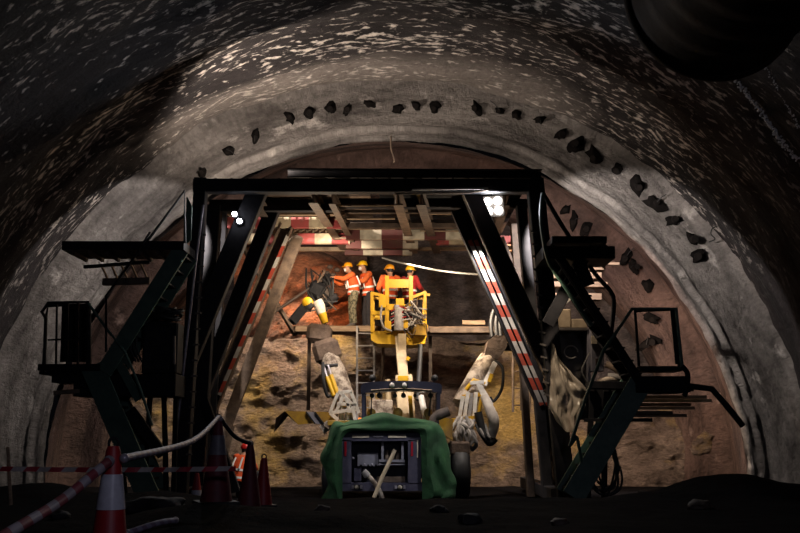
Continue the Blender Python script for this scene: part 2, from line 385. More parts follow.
shell('wall_inner', *ramp([(24.05, 8.28), (27.4, 9.05), (27.6, 8.5), (27.4, 7.85), (27.7, 7.8), (33.0, 8.6)], 5), M['inner'], nA=240, amp=.08, seed=6)

# rock face: bench in front, upper heading behind it
def face_grid(name, fn, nx, nz, m, x0, x1, z0, z1):
    mb = MB(); rows = []
    for j in range(nz + 1):
        rows.append([fn(lerp(x0, x1, i / nx), lerp(z0, z1, j / nz)) for i in range(nx + 1)])
    mb.sheet(rows); o = mb.build(name, m, smooth_=True, recalc=False, origin=(0, 28, 0)); o['kind'] = 'structure'; return o
def rnoise(p, s): return noise.hetero_terrain(V(p) * s, .9, 2.1, 5, .6)
def bench_top(x):
    t = max(0, min(1, (x - 3.2) / 1.6)); t2 = max(0, min(1, (-5.2 - x) / 1.5))
    return 4.05 - 1.7 * t - 1.2 * t2
def bench(x, s):
    # s 0..1 climbs the face, 1..1.5 runs back along the ledge
    h = bench_top(x) + noise.noise(V((x * .8, 3, 1))) * .18
    if s <= 1: z = -.4 + (h + .4) * s; y = 27.5 + s * .8
    else: z = h + (s - 1) * .25; y = 28.3 + (s - 1) * 6
    d = noise.fractal(V((x * .7, z * 1.1, 5)), .9, 2.1, 6) * .30 + noise.noise(V((x * .25, z * .3, 2))) * .5
    chip = noise.noise(V((x * 2.1 + z * 1.4, z * 1.6 - x, 7))) * .11 + abs(noise.noise(V((x * 4.2 - z * 3, z * 4 + x * 2, 9)))) * .10
    if s <= 1: y -= d + chip
    else: z += (d + chip) * .3
    return V((x, y, z))
face_grid('wall_face', bench, 300, 150, M['rock'], -9.6, 9.6, 0, 1.5)
def upper(x, z):
    d = noise.fractal(V((x * .6, z * .9, 15)), .9, 2.1, 6) * .55 + noise.noise(V((x * .2, z * .25, 12))) * .6
    chip = noise.noise(V((x * 1.7 - z * 1.5, z * 1.7, 17))) * .16
    return V((x, 30.6 - d - chip, z))
def outcrop(x, z):
    u = (x + 3.0) / 1.75; v = (z - 5.0) / 1.7
    k = max(0, 1 - u * u * .8 - v * v * .8)
    r = x * .75 - z
    d = noise.fractal(V((r * 1.6, (x + z) * .35, 31)), .8, 2.2, 6) * .42 + noise.noise(V((x * .8, z * .8, 33))) * .3
    return V((x, 29.9 - 2.0 * k ** .5 - d * (.3 + k), z))
face_grid('wall_outcrop', outcrop, 90, 80, M['rock_red'], -5.0, -1.0, 3.0, 7.0)
face_grid('wall_heading', upper, 170, 90, M['rock_up'], -9.6, 9.6, 2.0, 9.4)

# ground: mud bank in front, lower floor behind
def gz(x, y):
    crest = 15.2 + noise.noise(V((x * .3, 0, 4))) * 1.0
    t = max(0, min(1, (y - crest) / 2.2)); t = t * t * (3 - 2 * t)
    z = lerp(.50, 0.0, t)
    z += noise.fractal(V((x * .8, y * .8, 2)), .9, 2.0, 5) * .06 * (1 - .5 * t) + noise.noise(V((x * .25, y * .25, 8))) * .04 * (1 - t)
    z += .34 * math.exp(-((x - 5.0) / 1.1) ** 2 - ((y - 15.3) / 1.2) ** 2) + .22 * math.exp(-((x - 7.2) / .9) ** 2 - ((y - 15.8) / 1.2) ** 2)
    z += .28 * math.exp(-((x + 5.3) / .8) ** 2 - ((y - 14.6) / 1.2) ** 2) + .12 * math.exp(-((x + 3.6) / .5) ** 2 - ((y - 15) / 1) ** 2) + .20 * math.exp(-((x + 1.95) / 1.2) ** 2 - ((y - 11.3) / .9) ** 2)
    return z
mb = MB(); ny, nx = 190, 130
mb.sheet([[V((lerp(-9.8, 9.8, i / nx), lerp(.5, 29.0, j / ny), gz(lerp(-9.8, 9.8, i / nx), lerp(.5, 29.0, j / ny)))) for i in range(nx + 1)] for j in range(ny + 1)])
fl = mb.build('floor', M['mud'], smooth_=True, recalc=False, origin=(0, 0, 0)); fl['kind'] = 'structure'

# ------------------------------------------------------------------ pipe ends round the rings
ORD = ['first', 'second', 'third', 'fourth', 'fifth', 'sixth', 'seventh', 'eighth', 'ninth', 'tenth', 'eleventh', 'twelfth', 'thirteenth', 'fourteenth', 'fifteenth', 'sixteenth', 'seventeenth', 'eighteenth', 'nineteenth', 'twentieth', 'twenty-first', 'twenty-second', 'twenty-third', 'twenty-fourth']
def pipe_end(px, py, Y, label, group, size=1.0):
    p = at(px, py, Y); t = thing('pipe_end', p, label, 'pipe', group)
    out = V((AX - p.x, 0, AZ - p.z)).normalized()
    d = (V((0, -1, 0)) + out * random.uniform(.1, .5) + V((random.uniform(-.3, .3), 0, random.uniform(-.2, .2)))).normalized()
    r = .055 * size * random.uniform(.8, 1.3); l = random.uniform(.10, .24) * size
    a = MB(); a.lathe(p + V((0, .12, 0)), [(r * .6, l), (r, l), (r, 0), (r * .6, 0)][::-1] , d, 10)
    a.build('pipe', M['sooty'], t, True)
    b = MB(); n0 = 12
    res = bmesh.ops.create_icosphere(b.bm, subdivisions=2, radius=1)
    sx, sz = random.uniform(.10, .20) * size, random.uniform(.07, .13) * size; an = random.uniform(0, 3)
    k = random.random() * 50
    for v in res['verts']:
        c = v.co.copy(); f = 1 + 1.0 * noise.noise(c * 2.2 + V((k, 0, 0)))
        c = V((c.x * sx * f, c.y * .10, c.z * sz * f)); c.rotate(Matrix.Rotation(an, 3, 'Y')); v.co = p + c + V((0, .08, 0))
    b.build('mortar_collar', M['mortar'], t, True)
    if random.random() < .4:
        q = p + d * .1; e = q + V((random.uniform(-.25, .25), -.12, random.uniform(-.2, .25)))
        MB().tube([q, (q + e) / 2 + V((0, 0, .03)), e], .012, 5).build('tie_wire', M['black'], t)
    return t
outer = [(202, 172), (228, 150), (255, 135), (290, 117), (309, 112), (330, 107), (347, 109), (369, 103), (398, 108), (416, 105), (435, 106), (477, 108), (500, 110), (517, 114), (540, 119), (561, 134), (577, 144), (595, 156), (618, 168), (638, 184), (656, 203), (674, 220), (693, 238), (699, 255)]
for i, (x, y) in enumerate(outer):
    pipe_end(x, y, 24.02, f'dark pipe end in the pale concrete ring, {ORD[i]} counted clockwise along the arch', 'pipe ends around the pale concrete ring', 1.35 if i > 13 else 1.1)
innr = [(566, 209), (574, 220), (586, 229), (605, 250), (626, 257), (634, 266), (648, 284), (652, 318), (655, 340), (645, 345)]
for i, (x, y) in enumerate(innr):
    pipe_end(x, y, 27.35, f'dark pipe end in the reddish inner ring, {ORD[i]} counted downward from the top', 'pipe ends around the reddish inner ring', 1.4)
tag(MB().curve([at(391, 136, 23.85), at(391, 148, 23.8), at(394, 158, 23.75), at(394, 163, 23.75)], .022, 6).build('steel_bracket', M['rust']), 'thin rusty rod hanging from the crown of the concrete ring', 'rod')
tag(MB().curve([at(709, 207, 23.9), at(712, 220, 23.8), at(721, 225, 23.75), at(713, 228, 23.75), at(711, 234, 23.75), at(715, 239, 23.8), at(709, 242, 23.9)], .015, 6).build('loose_wire', M['black']), 'loose curly black wire on the pale concrete ring', 'wire')

# ------------------------------------------------------------------ ventilation duct
dc = at(712, -3, 8.3); dr = .76
du = thing('ventilation_duct', (dc.x, 2, dc.z - dr), 'big dark maroon ventilation duct hanging under the vault overhead', 'duct')
prof = []
k = 60
for i in range(k + 1):
    t = i / k; prof.append((dr - .012 * (1 + math.cos(i * 2.1)), 7.3 * t))
MB().lathe((dc.x, 1.0, dc.z), prof + [(dr - .05, 7.3), (dr - .06, .0)], (0, 1, 0), 64).build('duct_tube', M['duct'], du, True)
MB().lathe((dc.x, 8.2, dc.z), [(dr + .004, 0), (dr + .02, .03), (dr + .02, .1), (dr - .02, .12)], (0, 1, 0), 64).build('end_hoop', M['duct'], du, True)
MB().tube([V((dc.x - .3, 4, dc.z + dr - .1)), V((dc.x - .3, 4, dc.z + dr + 3))], .015, 6).tube([V((dc.x - .3, 7, dc.z + dr - .1)), V((dc.x - .3, 7, dc.z + dr + 3))], .015, 6).build('hanger_wire', M['steel2'], du)

# cement drips down the vault on the right
def on_vault(px, py, R=9.33):
    d = at(px, py, 1.0) - CAM; a = d.x ** 2 + d.z ** 2; b = 2 * ((CAM.x - AX) * d.x + (CAM.z - AZ) * d.z); c = (CAM.x - AX) ** 2 + (CAM.z - AZ) ** 2 - R * R
    return CAM + d * ((-b + math.sqrt(b * b - 4 * a * c)) / (2 * a))
M['cement'] = mat('dried cement', (.6, .58, .58), (.85, .82, .8), 16, .9, bump=.01)
for n_, pts in enumerate((((732, 76), (748, 95), (765, 117), (778, 137), (797, 160)), ((763, 62), (775, 84), (788, 108), (799, 128)))):
    ps = smooth([on_vault(x, y) for x, y in pts], 26); w_ = .034 if n_ == 0 else .02; m_ = MB()
    for q in ps:
        for k in range(2 if n_ == 0 else 1):
            res = bmesh.ops.create_icosphere(m_.bm, subdivisions=1, radius=random.uniform(.35, .8) * w_)
            off = V((random.uniform(-1, 1), random.uniform(-1, 1), random.uniform(-1, 1))) * w_ * 1.1
            for v in res['verts']: v.co = v.co * 1.0 + q + off
    o_ = m_.build('trim_%d' % (n_ + 2), M['cement'], smooth_=True); o_['kind'] = 'structure'
# ------------------------------------------------------------------ gantry (portal frames on wheels, one welded frame)
gan = thing('portal_gantry', (-.45, 21, 0), 'big dark steel portal gantry spanning the tunnel over the drill rig', 'gantry')
Y1, Y2, Y3, Y4, Y5 = 20.0, 21.6, 23.0, 24.4, 25.6
def gb(name, pts, w, h, m='steel', kind='i', up=V((0, -1, 0)), parent=gan, label=None):
    p, q = pts; mb = MB()
    {'i': mb.ibeam, 'b': mb.beam, 'c': mb.channel}[kind](p, q, w, h, up)
    return mb.build(name, M[m], parent, label=label)
# cross beams over the front
tb = gb('top_beam', (at(194, 186.5, Y1), at(541, 186.5, Y1)), .26, .28, up=V((0, 0, 1)), kind='b')
for i in range(22):
    MB().box(at(200 + i * 15.8, 179.3, Y1 - .06), (.05, .05, .05)).build('bolt', M['steel2'], tb)
gb('top_beam', (at(288, 174.5, 20.7), at(541, 175.5, 20.7)), .3, .2, up=V((0, 0, 1)))
gb('top_beam', (at(210, 206, Y2), at(336, 206, Y2)), .2, .26, up=V((0, 0, 1)), kind='b')
gb('top_beam', (at(336, 204, Y2 + .1), at(540, 204, Y2 + .1)), .2, .2, up=V((0, 0, 1)), kind='b')
# posts
def post(x0, y0, x1, y1, Y, w, d=.3, m='steel', kind='b'):
    q = at(x1, y1, Y); p = at(x0, y0, Y); q.y = p.y = Y
    p2 = p + (q - p) * ((p.z - .03) / max(.1, p.z - q.z))
    return gb('post', (p2, p), w, d, m, kind)
po = post(201.5, 179, 181, 495, Y1, .25)
for i in range(16):
    t = i / 15; MB().box(at(lerp(203, 188, t), lerp(235, 470, t), Y1 - .17), (.12, .03, .035)).build('rung', M['grey'], po)
po = post(215, 206, 196, 495, Y2, .3)
post(224, 213, 210, 480, Y3, .18)
po = post(534.5, 180, 566, 495, Y1, .34)
for i in range(14):
    t = i / 13; MB().box(at(lerp(534, 547, t), lerp(232, 395, t), Y1 - .17), (.13, .03, .035), tilt=Matrix.Rotation(.25, 4, 'Y')).build('rung', M['grey'], po)
post(521, 206, 548, 495, Y2, .22)
post(514, 225, 530, 480, Y3, .16, m='rustd')
# splayed legs, one pair per frame
gb('brace', (at(259, 188, Y1 + .32), at(174, 392, Y1 + .32)), .40, .26, kind='b')
gb('brace', (at(277, 199, Y2 + .2), at(191, 420, Y2 + .2)), .32, .24, kind='b')
l3 = gb('brace', (at(287, 226, Y3), at(204, 425, Y3)), .30, .22, 'rust', 'c')
l4 = gb('brace', (at(298, 236, Y4), at(219, 445, Y4)), .26, .22, 'rust', 'i')
gb('brace', (at(262, 230, Y4 + .2), at(205, 395, Y4 + .2)), .16, .16, 'rustd')
gb('brace', (at(470, 192, Y1 + .32), at(557, 385, Y1 + .32)), .36, .26, kind='b', up=V((0, -1, 0)))
r2 = gb('brace', (at(458, 209, Y2), at(546, 408, Y2)), .34, .22, 'steel', 'c')
gb('brace', (at(500, 238, Y3), at(551, 372, Y3)), .18, .16, 'rustd')
gb('brace', (at(513, 240, Y4), at(533, 372, Y4)), .12, .12, 'rust')
# lower legs on the right, grooved
r5 = gb('brace', (at(545, 392, Y2 + .1), at(554, 497, Y2 + .1)), .30, .25, 'rust', 'i')
gb('brace', (at(205, 395, Y3 + .1), at(195, 495, Y3 + .1)), .3, .25, 'rustd', 'i')
gb('brace', (at(230, 425, Y4 + .1), at(214, 495, Y4 + .1)), .22, .2, 'rust', 'i')
gb('brace', (at(204, 400, Y2 - .1), at(236, 492, Y2 - .1)), .2, .16, 'steel2', 'b')
# reflective strips
def strip(parent, a, b, Y, w, lab='red and white reflective strip'):
    p, q = at(*a, Y), at(*b, Y); mb = MB(); mb.beam(p, q, w, .012, V((0, -1, 0)), 0); return mb.build('reflective_strip', M['tape'], parent, label=lab)
strip(l3, (287.5, 236), (219, 395), Y3 - .14, .08)
strip(r2, (469.5, 240), (542, 405), Y2 - .16, .085)
strip(r2, (475.5, 240), (548, 405), Y2 - .15, .075)
# pale edge of the right hand leg and pipes run up the posts
MB().tube([at(463, 195, Y1 + .12), at(501, 280, Y1 + .12), at(549, 386, Y1 + .12)], .02, 6).build('edge_bar', M['tan'], gan)
MB().tube([at(203, 205, Y1 - .2), at(196, 260, Y1 - .2), at(175, 445, Y1 - .2)], .03, 8).build('conduit', M['bar_silver'], gan, True)
MB().tube([at(395, 204, Y1 - .05), at(395, 193.5, Y1 - .17), at(470, 192.5, Y1 - .17), at(488, 190, Y1 - .17)], .022, 6).build('conduit', M['tan'], gan, True)
MB().tube([at(412, 189.5, Y1 - .17), at(488, 188.5, Y1 - .17)], .02, 6).build('conduit', M['wirew'], gan, True)
# girders along the tunnel, under the deck
zt = 6.02
def gird(px, py, Y, px2, Ye, w=.2, h=.26, m='rust'):
    p = at(px, py, Y); q = at(px2, 250, Ye); q.z = p.z
    gb('girder', (p, q), w, h, m, up=V((0, 0, 1)))
gird(313, 197, 20.4, 345, 26.2)
gird(332, 198, 20.4, 357, 26.2, .14)
gird(398, 199, 20.4, 414, 26.2, .2, .26, 'rust')
gird(421, 199, 20.4, 437, 26.2, .2, .26, 'rustd')
gird(255, 199, 20.4, 290, 26.2, .18, .24, 'rustd')
gird(505, 200, 20.4, 490, 26.2, .18, .24, 'rustd')
# cross beams painted in red and cream blocks
def crossb(y, Y, xa, xb, m, hpx, dx=0):
    mb = MB(); mb.beam(at(xa, y, Y), at(xb, y, Y), .16, S(hpx, Y), V((0, 0, 1)), .05); return mb.build('cross_beam', M[m], gan)
crossb(223, 23.0, 228, 346, 'hoard', 11)
crossb(239, 24.6, 232, 350, 'hoard', 10.5)
crossb(249.5, 26.0, 268, 345, 'tan', 4)
crossb(226, 23.0, 346, 492, 'rustd', 5)
crossb(235, 23.9, 346, 470, 'hoard2', 10)
crossb(245, 24.8, 346, 418, 'hoard2', 8)
crossb(240.5, 24.8, 436, 524, 'hoard', 9)
crossb(253, 26.0, 345, 412, 'hoard2', 5)
crossb(249, 26.0, 412, 524, 'tan', 3)
crossb(214, 22.2, 228, 345, 'tan', 3)
crossb(212, 22.2, 345, 480, 'rustd', 3)
for y, Y in ((205.5, 21.1), (219, 22.4), (229, 23.4), (238, 24.3)):
    MB().tube([at(335, y, Y), at(395, y - .5, Y)], .025, 6).build('cross_bar', M['tan'], gan)
for y, Y in ((214, 22.4), (231, 23.5)):
    MB().tube([at(420, y, Y), at(492, y, Y)], .02, 6).build('cross_bar', M['tan'], gan)
# deck boards above the girders
zd = at(340, 190, 20.4).z + .12
for i in range(9):
    y0 = 20.75 + i * .6
    MB().box((at(300, 200, y0).x * 0 - 1.95, y0 + .29, zd), (2.6, .56, .05)).build('deck_plate', M['woodd' if i % 2 else 'rustd'], gan) if i not in (2, 5) else None
    MB().box((1.1, y0 + .29, zd), (3.1, .56, .05)).build('deck_plate', M['steel2'], gan)
# small battens seen over the painted beams on the left
for r, (y, Y) in enumerate(((215, 22.7), (231.5, 24.2))):
    mb = MB()
    for i in range(13):
        x = 262 + i * 6.4; mb.beam(at(x, y, Y), at(x + 4, y - 2.5, Y + .35), .04, .05)
    mb.build('batten_row', M['board'], gan)
# bottom rails of the gantry and wheels
for x in (188, 557):
    p = at(x, 490, 20.4); p.z = .22
    MB().beam(p, p + V((0, 5.2, 0)), .24, .26).build('base_beam', M['steel'], gan)
# working platform at the back
zw = at(330, 325, 25.3).z
def px_at_z(px, Y, z):
    p = at(px, 300, Y); return V((p.x, Y, z))
wp = MB(); wp.beam(px_at_z(296, 25.75, zw - .1), px_at_z(534, 25.75, zw - .1), 1.0, .12, V((0, 0, 1)), .05)
wpo = wp.build('working_platform', M['woodd'], gan)
MB().beam(px_at_z(296, 25.22, zw - .1), px_at_z(378, 25.22, zw - .1), .05, .14).build('edge_board', M['wood'], wpo)
MB().beam(px_at_z(430, 25.22, zw - .14), px_at_z(532, 25.22, zw - .14), .05, .12).build('edge_board', M['rust'], wpo)
MB().beam(at(300, 312, 26.2), at(332, 308, 26.2), .05, .05).build('guard_rail', M['rustd'], gan)
for x in (310, 430, 520):
    p = px_at_z(x, 26.0, zw - .2); MB().beam(p, V((p.x, p.y, 2.0)), .09, .09).build('platform_leg', M['rustd'], gan)
for x in (296, 540):
    p = px_at_z(x, 25.9, zw - .2); q = V((p.x + (-1.2 if x < 400 else .9), 24.6, 6.0)); MB().beam(p, q, .1, .1).build('platform_hanger', M['rust'], gan)
p = px_at_z(462, 25.5, zw + .005); 
tag(MB().box(p + V((.28, -.1, .06)), (.58, .22, .11)).build('timber_block', M['wood']), 'short brown timber block lying on the working platform', 'timber')

# ladders
def ladder(name, xa, xb, y0, y1, Y, m, label, rungs, lean=.25):
    t = thing(name, at((xa + xb) / 2, y1, Y), label, 'ladder')
    for x in (xa, xb): MB().beam(at(x, y1, Y - lean), at(x, y0, Y), .05, .06).build('rail', M[m], t)
    for i in range(rungs):
        f = (i + .6) / rungs; y = lerp(y0, y1, f); MB().tube([at(xa, y, Y - lean * f), at(xb, y, Y - lean * f)], .018, 6).build('rung', M[m], t)
    return t
ladder('ladder', 357, 374, 326, 425, 25.1, 'hose', 'silver ladder standing under the two workers on the platform', 8)
ladder('ladder', 513, 530, 344, 412, 25.0, 'rust', 'rusty ladder standing at the foot of the rock under the right platform end', 4, .1)
tag(MB().tube([at(384, 330, 25.17), at(380, 425, 25.1)], .04, 6).build('scaffold_pole', M['rust']), 'brown scaffold pole standing beside the silver ladder', 'pole')

# loose white cable sagging across
tag(MB().curve([at(382, 257.5, 22.5), at(398, 262, 22.5), at(430, 269, 22.5), at(460, 273, 22.5), at(484, 274.5, 22.5)], .022, 6).build('hanging_cable', M['wirew']), 'white cable sagging below the painted deck beams', 'cable')

# ------------------------------------------------------------------ lamps on the gantry
fl_ = thing('floodlight', at(493, 218, 20.3), 'square white floodlight with four lit lenses hanging by the right post', 'floodlight')
cF = at(493, 206.5, 20.3); W = S(22, 20.3)
RT = Matrix.Rotation(-.09, 4, 'Y')
MB().box(cF, (W, .05, W), tilt=RT).build('housing', M['hose'], fl_)
for dx in (-1, 1):
    for dz in (-1, 1):
        o = V((dx * W * .23, -.035, dz * W * .23)); o.rotate(RT)
        MB().lathe(cF + o, [(.085, 0), (.085, .02), (.06, .03)], (0, -1, 0), 20).build('lens', M['ledlamp'], fl_, label='lit round lens')
MB().beam(cF + V((0, .06, W / 2)), cF + V((0, .06, .55)), .04, .04).build('bracket', M['steel2'], fl_)
wl = thing('work_light', at(237, 222, 20.5), 'small work light with two bright bulbs behind the upper left brace', 'work light')
for x, y in ((234.5, 214), (239.5, 221)):
    MB().ball(at(x, y, 20.1), .052).build('bulb', M['bulb'], wl, True, label='lit bulb')
    MB().lathe(at(x, y, 20.1) + V((0, .04, 0)), [(.04, 0), (.075, -.0), (.06, .12), (.02, .14)], (0, 1, 0), 14).build('lamp_shade', M['steel2'], wl, True)
MB().beam(at(232, 209, 20.25), at(243, 226, 20.25), .04, .04).build('bracket', M['steel2'], wl)

# ------------------------------------------------------------------ access stairs, left and right
def flight(parent, a0, a1, Ya, Yb, w, n, m='green', mt='steel2', solid=True):
    """stairs from the pixel pair a0 (top) to a1 (foot); stringers at Ya and Yb"""
    f = None
    for Y in (Ya, Yb):
        mb = MB(); mb.beam(at(*a0, Y), at(*a1, Y), w, .06, V((0, -1, 0))) if Y == Ya else mb.beam(at(*a0, Ya) + V((0, Yb - Ya, 0)), at(*a1, Ya) + V((0, Yb - Ya, 0)), w, .06, V((0, -1, 0)))
        if f is None: f = mb.build('stair_flight', M[m], parent)
        else: mb.build('stringer', M[m], f)
    for i in range(n):
        t = (i + .5) / n; p = at(lerp(a0[0], a1[0], t), lerp(a0[1], a1[1], t), Ya)
        MB().box(p + V((0, (Yb - Ya) / 2, .04)), (.26, Yb - Ya - .08, .035)).build('tread', M[mt], f)
    return f
def rail(name, pts, r, parent, m='steel2', sub=0):
    ps = [at(x, y, Y) for x, y, Y in pts]
    mb = MB(); mb.tube(ps if not sub else smooth(ps, sub), r, 7); return mb.build(name, M[m], parent, True)
def slab(name, xa, xb, y, Ya, depth, th, parent, m='steel2'):
    p, q = at(xa, y, Ya), at(xb, y, Ya); q.z = p.z
    mb = MB(); mb.box(((p.x + q.x) / 2, Ya + depth / 2, p.z - th / 2), (abs(q.x - p.x), depth, th), ch=.03); return mb.build(name, M[m], parent)
# --- left
LS = thing('access_staircase', at(120, 490, 19.4), 'dark green access staircase with caged landing beside the black hose cabinet', 'staircase')
up = slab('upper_platform', 62, 184, 241, 18.7, 1.05, .17, LS)
for i in range(7):
    p = at(72 + i * 17, 240, 18.75); MB().beam(V((p.x, 18.85, at(100, 241, 18.7).z - .2)), V((p.x, 19.7, at(100, 241, 18.7).z - .2)), .05, .08).build('joist', M['rustd'], up)
MB().beam(at(103, 282, 19.7), at(150, 281, 19.7), .1, .14).build('bracket_beam', M['rust'], LS)
MB().beam(at(84, 267, 19.7), at(150, 262, 19.7), .08, .06).build('bracket_beam', M['steel2'], LS)
for i in range(5):
    MB().beam(at(101 + i * 10, 264, 19.72), at(108 + i * 10, 280, 19.72), .09, .03).build('slat', M['wood'], LS)
rail('handrail', [(146, 243, 18.72), (184.5, 191, 18.72), (185, 243, 18.72)], .03, LS)
mb = MB(); mb.poly([at(186.5, 196, 19.3), at(192, 206, 19.3), at(191, 240, 19.3), at(186, 244, 19.3)], (0, .04, 0)); mb.build('side_plate', M['green'], LS)
flight(LS, (181, 250), (104, 372), 18.75, 19.6, .30, 9)
rail('handrail', [(150, 232, 18.6), (131, 262, 18.6), (106, 296, 18.6), (106, 352, 18.6)], .022, LS)
ld = slab('landing', 38, 100, 364, 18.7, 1.0, .12, LS)
for i in range(9):
    p = at(40 + i * 7, 364, 18.75); MB().box(p + V((0, .45, -.16)), (.05, .8, .06)).build('grating_bar', M['steel2'], ld)
cage = rail('handrail', [(44, 366, 18.72), (46, 318, 18.72), (42, 312, 18.72), (48, 303, 18.72), (88, 302, 18.72), (88, 364, 18.72)], .035, LS)
rail('handrail', [(44, 362, 19.6), (46, 318, 19.6), (48, 306, 19.6), (90, 304, 19.6), (90, 364, 19.6)], .03, LS)
for a, b in (((48, 340), (88, 338)), ((68, 303), (67, 364)), ((57, 303), (56, 364)), ((78, 303), (78, 364))):
    MB().beam(at(*a, 18.74), at(*b, 18.74), .045, .03).build('guard_bar', M['steel2'], LS)
mb = MB(); mb.poly([at(62, 305, 19.55), at(88, 304, 19.55), at(88, 362, 19.55), at(60, 362, 19.55)], (0, .02, 0)); mb.build('side_plate', M['steel2'], LS)
rail('handrail', [(88, 303, 18.7), (106, 328, 18.7), (125, 352, 18.7), (140, 388, 18.7), (152, 425, 18.7)], .026, LS, 'green')
f2 = flight(LS, (92, 366), (150, 500), 18.8, 19.6, .42, 11)
MB().beam(at(112, 350, 18.9), at(139, 400, 18.9), .16, .05, V((0, -1, 0))).build('kick_plate', M['green'], LS)
sh = slab('side_platform', 74, 176, 374, 18.95, .9, .42, LS)
slab('side_platform', 52, 80, 372, 18.9, .8, .2, LS)
MB().beam(at(54, 393, 18.95), at(80, 391, 18.95), .08, .08).build('bracket_beam', M['tan'], LS)
MB().beam(at(130, 410, 19.2), at(163, 455, 19.2), .2, .12, V((0, -1, 0))).build('knee_brace', M['steel2'], LS)
for x, x2 in ((118, 124), (150, 146), (164, 166), (176, 174)):
    p, q = at(x, 395, 19.6), at(x2, 480, 19.6); q = p + (q - p) * ((p.z - .05) / (p.z - q.z)); MB().beam(q, p, .09, .09).build('support_leg', M['steel2'], LS)
# hose cabinet on the side platform
zc = at(100, 374, 18.95).z + .008
cb = thing('hose_cabinet', (at(158, 370, 19.3).x, 19.3, zc), 'black steel cabinet topped with coiled hoses on the left staircase', 'cabinet')
pa, pb = at(142, 345, 19.1), at(177, 345, 19.1); h = at(142, 322, 19.1).z - zc
MB().box(((pa.x + pb.x) / 2, 19.4, zc + h / 2), (pb.x - pa.x, .55, h)).build('cabinet_body', M['steel2'], cb)
MB().box(((pa.x + pb.x) / 2 - .05, 19.11, zc + h / 2), (pb.x - pa.x - .18, .02, h * .8)).build('door', M['steel'], cb)
MB().tube([at(174, 336, 19.05), at(174, 364, 19.05)], .03, 7).build('door_handle', M['grey'], cb, True)
hb = thing('hose_coil', (at(158, 322, 19.3).x, 19.35, zc + h + .01), 'tangle of black hoses heaped on the black cabinet', 'hose')
for i in range(8):
    c = V(((pa.x + pb.x) / 2 + random.uniform(-.1, .12), 19.38, zc + h + .075 + i * .03)); rx, ry = random.uniform(.2, .36), random.uniform(.12, .2)
    MB().tube(smooth([c + V((rx * math.cos(a), ry * math.sin(a), .03 * math.sin(a * 3 + i))) for a in [k * PI / 5 for k in range(10)]], 3, True), .024, 6, closed=True).build('hose_loop', M['black'], hb, True)
for i in range(3):
    x = 140 - i * 3; MB().curve([at(150, 320, 19.05), at(x, 328, 19.0), at(x - 4, 345, 19.0), at(x + 2, 362, 19.05)], .02, 6).build('hose_end', M['black'], hb, True)
# --- right
RS = thing('access_staircase', at(620, 490, 19.4), 'dark green access staircase with caged landing beside the plastic sheet and coiled hose', 'staircase')
slab('upper_platform', 543, 615, 246, 18.7, 1.05, .24, RS)
slab('upper_platform', 552, 607, 236, 18.75, .9, .13, RS)
for x in (553, 590, 604):
    p = at(x, 236, 19.0); MB().beam(p + V((0, 0, -.26)), p + V((0, 0, -.1)), .05, .05).build('spacer', M['steel2'], RS)
MB().beam(at(584, 256, 19.1), at(548, 324, 19.3), .24, .16, V((0, -1, 0))).build('knee_brace', M['steel2'], RS)
MB().beam(at(578, 262, 18.85), at(588, 286, 18.85), .26, .1, V((0, -1, 0))).build('knee_brace', M['steel2'], RS)
rail('handrail', [(543, 193, 18.6), (541, 212, 18.6), (543, 236, 18.6), (549, 262, 18.6), (562, 282, 18.6), (578, 306, 18.6), (592, 326, 18.6)], .042, RS, 'green', 5)
rail('handrail', [(543, 193, 19.6), (560, 222, 19.6), (577, 248, 19.6), (597, 276, 19.6), (611, 292, 19.6), (614, 305, 19.6), (611, 335, 19.6)], .045, RS, 'steel2', 4)
rail('handrail', [(543, 193, 18.6), (543, 193, 19.0), (543, 193, 19.6)], .04, RS)
flight(RS, (556, 252), (640, 382), 18.75, 19.55, .17, 10, 'steel2')
rail('handrail', [(560, 262, 18.6), (585, 300, 18.6), (606, 332, 18.6)], .02, RS)
slab('landing', 636, 690, 376, 18.7, 1.0, .30, RS)
slab('landing', 640, 686, 366, 18.75, .9, .08, RS)
rail('handrail', [(577, 436, 18.7), (570, 446, 18.7), (585, 400, 18.7), (604, 350, 18.7), (632, 309, 18.7), (676, 308.5, 18.7), (682, 367, 18.7)], .035, RS, 'green')
rail('handrail', [(634, 311, 19.6), (674, 310, 19.6), (679, 367, 19.6)], .03, RS)
rail('guard_bar', [(635, 310, 18.72), (639, 366, 18.72)], .026, RS)
MB().beam(at(674, 310, 18.75), at(679, 364, 18.75), .14, .03, V((0, -1, 0))).build('guard_plate', M['steel2'], RS)
mb = MB(); mb.tube(smooth([at(682, 366, 18.7), at(687, 372, 18.7), at(688, 380, 18.7), at(686, 392, 18.7), at(684, 396, 18.7)], 4), .05, 7); mb.build('skirt_bar', M['steel2'], RS, True)
flight(RS, (641, 382), (573, 497), 18.8, 19.6, .42, 10)
rail('handrail', [(577, 436, 18.7), (582, 462, 18.7)], .03, RS, 'green')
rail('brace_pipe', [(688, 386, 18.75), (712, 389, 18.75), (726, 405, 18.75), (743, 426, 18.75)], .06, RS, 'steel2')
MB().beam(at(588, 385, 19.3), at(690, 388, 19.3), .5, .14, V((0, 0, 1))).build('side_platform', M['steel2'], RS)
MB().beam(at(584, 420, 19.5), at(652, 420, 19.5), .08, .07).build('bracket_beam', M['steel2'], RS)
for x, x2 in ((592, 588), (606, 604)):
    p, q = at(x, 385, 19.7), at(x2, 492, 19.7); q = p + (q - p) * ((p.z - .05) / (p.z - q.z)); MB().beam(q, p, .12, .1).build('support_leg', M['steel2'], RS)
mb = MB(); mb.poly([at(566, 388, 19.8), at(618, 386, 19.8), at(612, 420, 19.8), at(572, 420, 19.8)], (0, .05, 0)); mb.build('side_plate', M['steel2'], RS)
